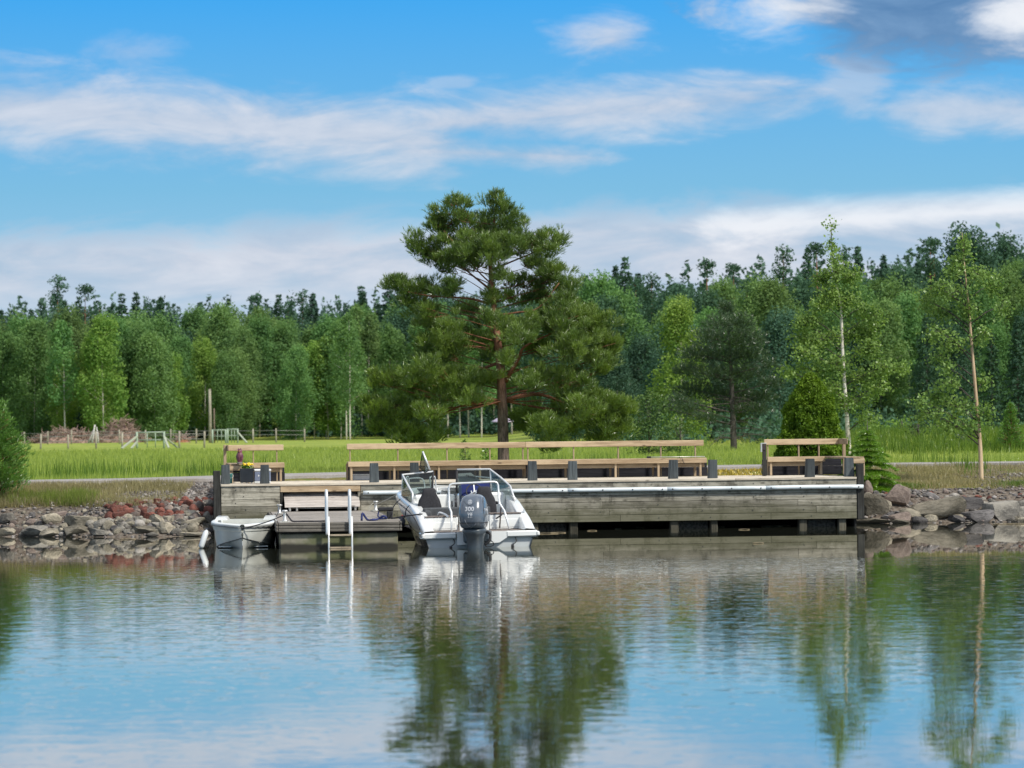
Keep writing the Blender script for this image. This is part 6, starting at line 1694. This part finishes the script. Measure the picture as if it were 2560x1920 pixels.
while len(P3) < 900:
    x = r.uniform(11.8, 15.5); P3.append((x, float(shore_y(x))+r.uniform(1.8, 9)))
pebbles('pebbles', 'loose pebbles on the bare patch of the right bank', P3, .03, .09, None)

# ================================================================== far side of the field
POSTW = wood('grey_fence_posts', (.22, .20, .15), (.42, .39, .31), axis=2, knots=False)
def at_ground(px, d): x = far_x(px, d) - 0; return x, d, gz1(x, d)
def roll_x(px, py): return px - 0
fence = thing('field_fence', 'rustic post and wire fence across the far end of the field', 'fence', (0, 0, 0))
front = [100, 169, 239, 304, 447, 509]; back = [60, 118, 177, 298, 362, 425, 489, 631, 689, 760]
for lst, d, h in ((front, 262, 1.22), (back, 330, 1.35)):
    tops = []
    for px in lst:
        x, y, z = at_ground(px, d); m = MB(); hh = h*random.uniform(.92, 1.1)
        m.tube([(x, y, z-.3), (x+random.uniform(-.05, .05), y, z+hh)], .075, 7); m.build('post', POSTW, fence); tops.append((x, y, z+hh*.85))
    m = MB()
    for dz in (0, -.4): m.tube([(a, b, c+dz) for a, b, c in tops], .018, 4)
    m.build('wire', simple('fence_wire', (.3, .3, .28), .5, metal=.5), fence)
def gate(name, label, px0, px1, d, h, braces):
    xm = far_x((px0+px1)/2, d); z = gz1(xm, d); T = thing(name, label, 'gate', (xm, d, z)); w = far_x(px1, d)-far_x(px0, d)
    PG = simple('pale_green_paint', (.30, .38, .29), .6)
    for x in (-w/2, w/2):
        m = MB(); m.tube([(x, 0, -.3), (x, 0, h)], .085, 7); m.build('post', PG, T)
    m = MB(); m.tube([(-w/2, 0, h*.96), (w/2, 0, h*.96)], .05, 6); m.tube([(-w/2, 0, h*.5), (w/2, 0, h*.5)], .03, 6)
    for k in (-.12, .18): m.tube([(w*k, 0, .05), (w*k, 0, h*.93)], .035, 6)
    m.build('rails', PG, T)
    for (xa, za, xb, yb) in braces:
        m = MB(); m.bar((xa*w/2, 0, za*h), (xa*w/2+xb, yb, .02), .16, .10); m.build('brace', simple('pale_brace', (.33, .36, .27), .7), T)
gate('field_gate', 'pale green gate with slanting braces in the middle of the field fence', 341, 409, 262, 1.28, [(-1, .72, -.9, -2.5), (-1, .4, -.15, -2.5), (1, .72, .55, -2.0), (1, .7, 1.0, .5)])
gate('field_gate', 'small grey gate right of the tall bare pole', 530, 563, 330, 1.35, [])
gate('field_gate', 'small gate with one slanting brace, right of the grey gate', 568, 593, 330, 1.4, [(1, .75, 1.0, -1.5)])
x, y, z = at_ground(524, 335); T = thing('bare_pole', 'tall bare wooden pole standing at the wood edge', 'pole', (x, y, z))
m = MB(); m.tube([(0, 0, -.4), (.02, 0, 2.6), (0, 0, 5.3)], [.17, .15, .13], 9); m.build('pole', POSTW, T)
m = MB(); m.tube([(.42, .1, -.3), (.40, .1, 3.4)], .07, 7); m.build('side_pole', wood('brown_pole', (.12, .09, .07), (.22, .17, .13), axis=2, knots=False), T)
# brush pile
def brush(name, label, px0, px1, d, h, n, seed, mat):
    r = np.random.default_rng(seed); x0, x1 = far_x(px0, d), far_x(px1, d); xm = (x0+x1)/2; w = (x1-x0)/2; z = gz1(xm, d)
    T = thing(name, label, 'brush pile', (xm, d, z))
    m = MB(); secs = []
    for i in range(15):
        u = -1+2*i/14; hh = h*.8*max(.03, (1-abs(u)**1.8))*(.85+.3*r.random())
        secs.append([Vector((u*w*.95, 1.6*math.cos(a), hh*max(0, math.sin(a)) - .1)) for a in np.linspace(0, PI, 9)])
    m.loft(secs, closed=False, cap=False); m.build('heap', mat, T)
    m = MB()
    for i in range(n):
        u = r.uniform(-1, 1); hh = h*(1-abs(u)**1.8)*r.uniform(.2, 1); dv = unit(1, r)[0]; dv[2] = abs(dv[2])*.6; L_ = r.uniform(.5, 1.6)
        p = Vector((u*w, r.uniform(-1.6, .8), hh)); q_ = p+Vector(dv)*L_
        m.tube([p, p.lerp(q_, .5)+Vector(unit(1, r)[0])*.1, q_], [.05, .035, .015], 4, tint=r.uniform(0, 1))
    m.build('branches', wood('brush_branches', (.20, .13, .10), (.42, .31, .26), knots=False), T)
BRM = simple('brown_brush', (.27, .18, .145), .95, var=.6, scale=3, bumpk=1)
brush('brush_pile', 'tall purplish brown brush pile left of the green gate', 245, 360, 362, 2.5, 420, 31, BRM)
brush('brush_pile', 'long low brown brush pile at the far left before the wood', 78, 262, 360, 1.45, 420, 32, BRM)
brush('brush_pile', 'small orange brown heap right of the gate near the bare pole', 438, 476, 345, .75, 60, 33, simple('orange_heap', (.30, .14, .07), .95, var=.4, scale=5))
def stump():
    x, y, z = at_ground(232, 354); T = thing('dead_stump', 'pale forked dead wood leaning against the brush piles', 'dead wood', (x, y, z)); W_ = simple('bleached_wood', (.5, .48, .45), .8)
    for a, b in (((-.5, 0, 0), (.2, .3, 1.9)), ((.5, 0, 0), (.3, .3, 1.7)), ((-.1, -.2, 0), (.1, .3, 1.9))):
        m = MB(); m.tube([a, Vector(a).lerp(Vector(b), .5)+Vector((.05, 0, .05)), b], [.11, .08, .04], 6); m.build('branch', W_, T)
stump()
# lilac canopy far behind the pine trunk
def canopy():
    d = 215; x = far_x(1259, d); z = gz1(x, d); S = FPX/d; c = at(1258, 1052, d)
    T = thing('garden_parasol', 'lilac garden parasol far behind the trunk of the tall pine', 'parasol', (c.x, d, z)); hz = c.z-z
    m = MB(); m.lathe([(.01, hz+.35), (.35, hz+.20), (.72, hz-.02), (.74, hz-.08), (.70, hz-.06), (.3, hz+.14)], seg=10, smooth=False); m.build('canopy', simple('lilac_fabric', (.42, .36, .46), .8), T)
    m = MB(); m.tube([(0, 0, 0), (0, 0, hz+.3)], .03, 6); m.build('pole', GALV, T)
canopy()
# moss and leaves in the gap behind the quay
r = np.random.default_rng(41); k = 2600; cx = r.uniform(3.5, 8.6, k); cy = path_y(cx)-r.uniform(.3, 5.5, k)
cy = np.maximum(cy, 77.9+(cx+6.7)*.15+5.1)
blades('moss_strip', 'yellow stonecrop and dry leaves on the ground behind the quay', np.stack([cx, cy, zg(cx, cy)-.02], -1), .10, .05, leafmat('stonecrop', (.30, .22, .03), (.55, .42, .05), trans=.2, objrnd=0), r, .9)

# bits of reed and twigs adrift along the quay and by the stones
DRIFT = simple('bleached_reed', (.24, .19, .11), .8, var=.3, scale=9)
def drift(px, py, ln, label, group=None, rz=0):
    k_, m_ = ray(px, py); d = (.012-EYE)/m_; o_ = Vector((k_*d, d, .008)); mm_ = MB()
    mm_.tube(smoothpath([(-ln/2, 0, 0), (0, .02, .006), (ln/2, -.01, 0)], 3), .008, 5)
    o = mm_.build('floating_reed', DRIFT, None, o_); o.rotation_euler = (0, 0, rz); tag(o, label, 'reed', group)
for px, py, ln in ((1372, 1324, .5), (1395, 1331, .35), (1362, 1333, .6), (1480, 1326, .22), (1545, 1321, .15), (1600, 1318, .2), (1720, 1317, .45), (1795, 1316, .3), (1860, 1323, .25), (1930, 1315, .5), (1960, 1314, .3)):
    drift(px, py, ln, 'bit of pale reed adrift in the dark water under the quay', 'reeds adrift under the quay', random.uniform(-.1, .1))
drift(1895, 1357, .22, 'white fleck of reed floating before the right part of the quay')
drift(2540, 1309, 1.1, 'long pale reed floating along the stones at the right edge')
drift(320, 1347, .35, 'short pale twig floating beside the pear shaped boulder')
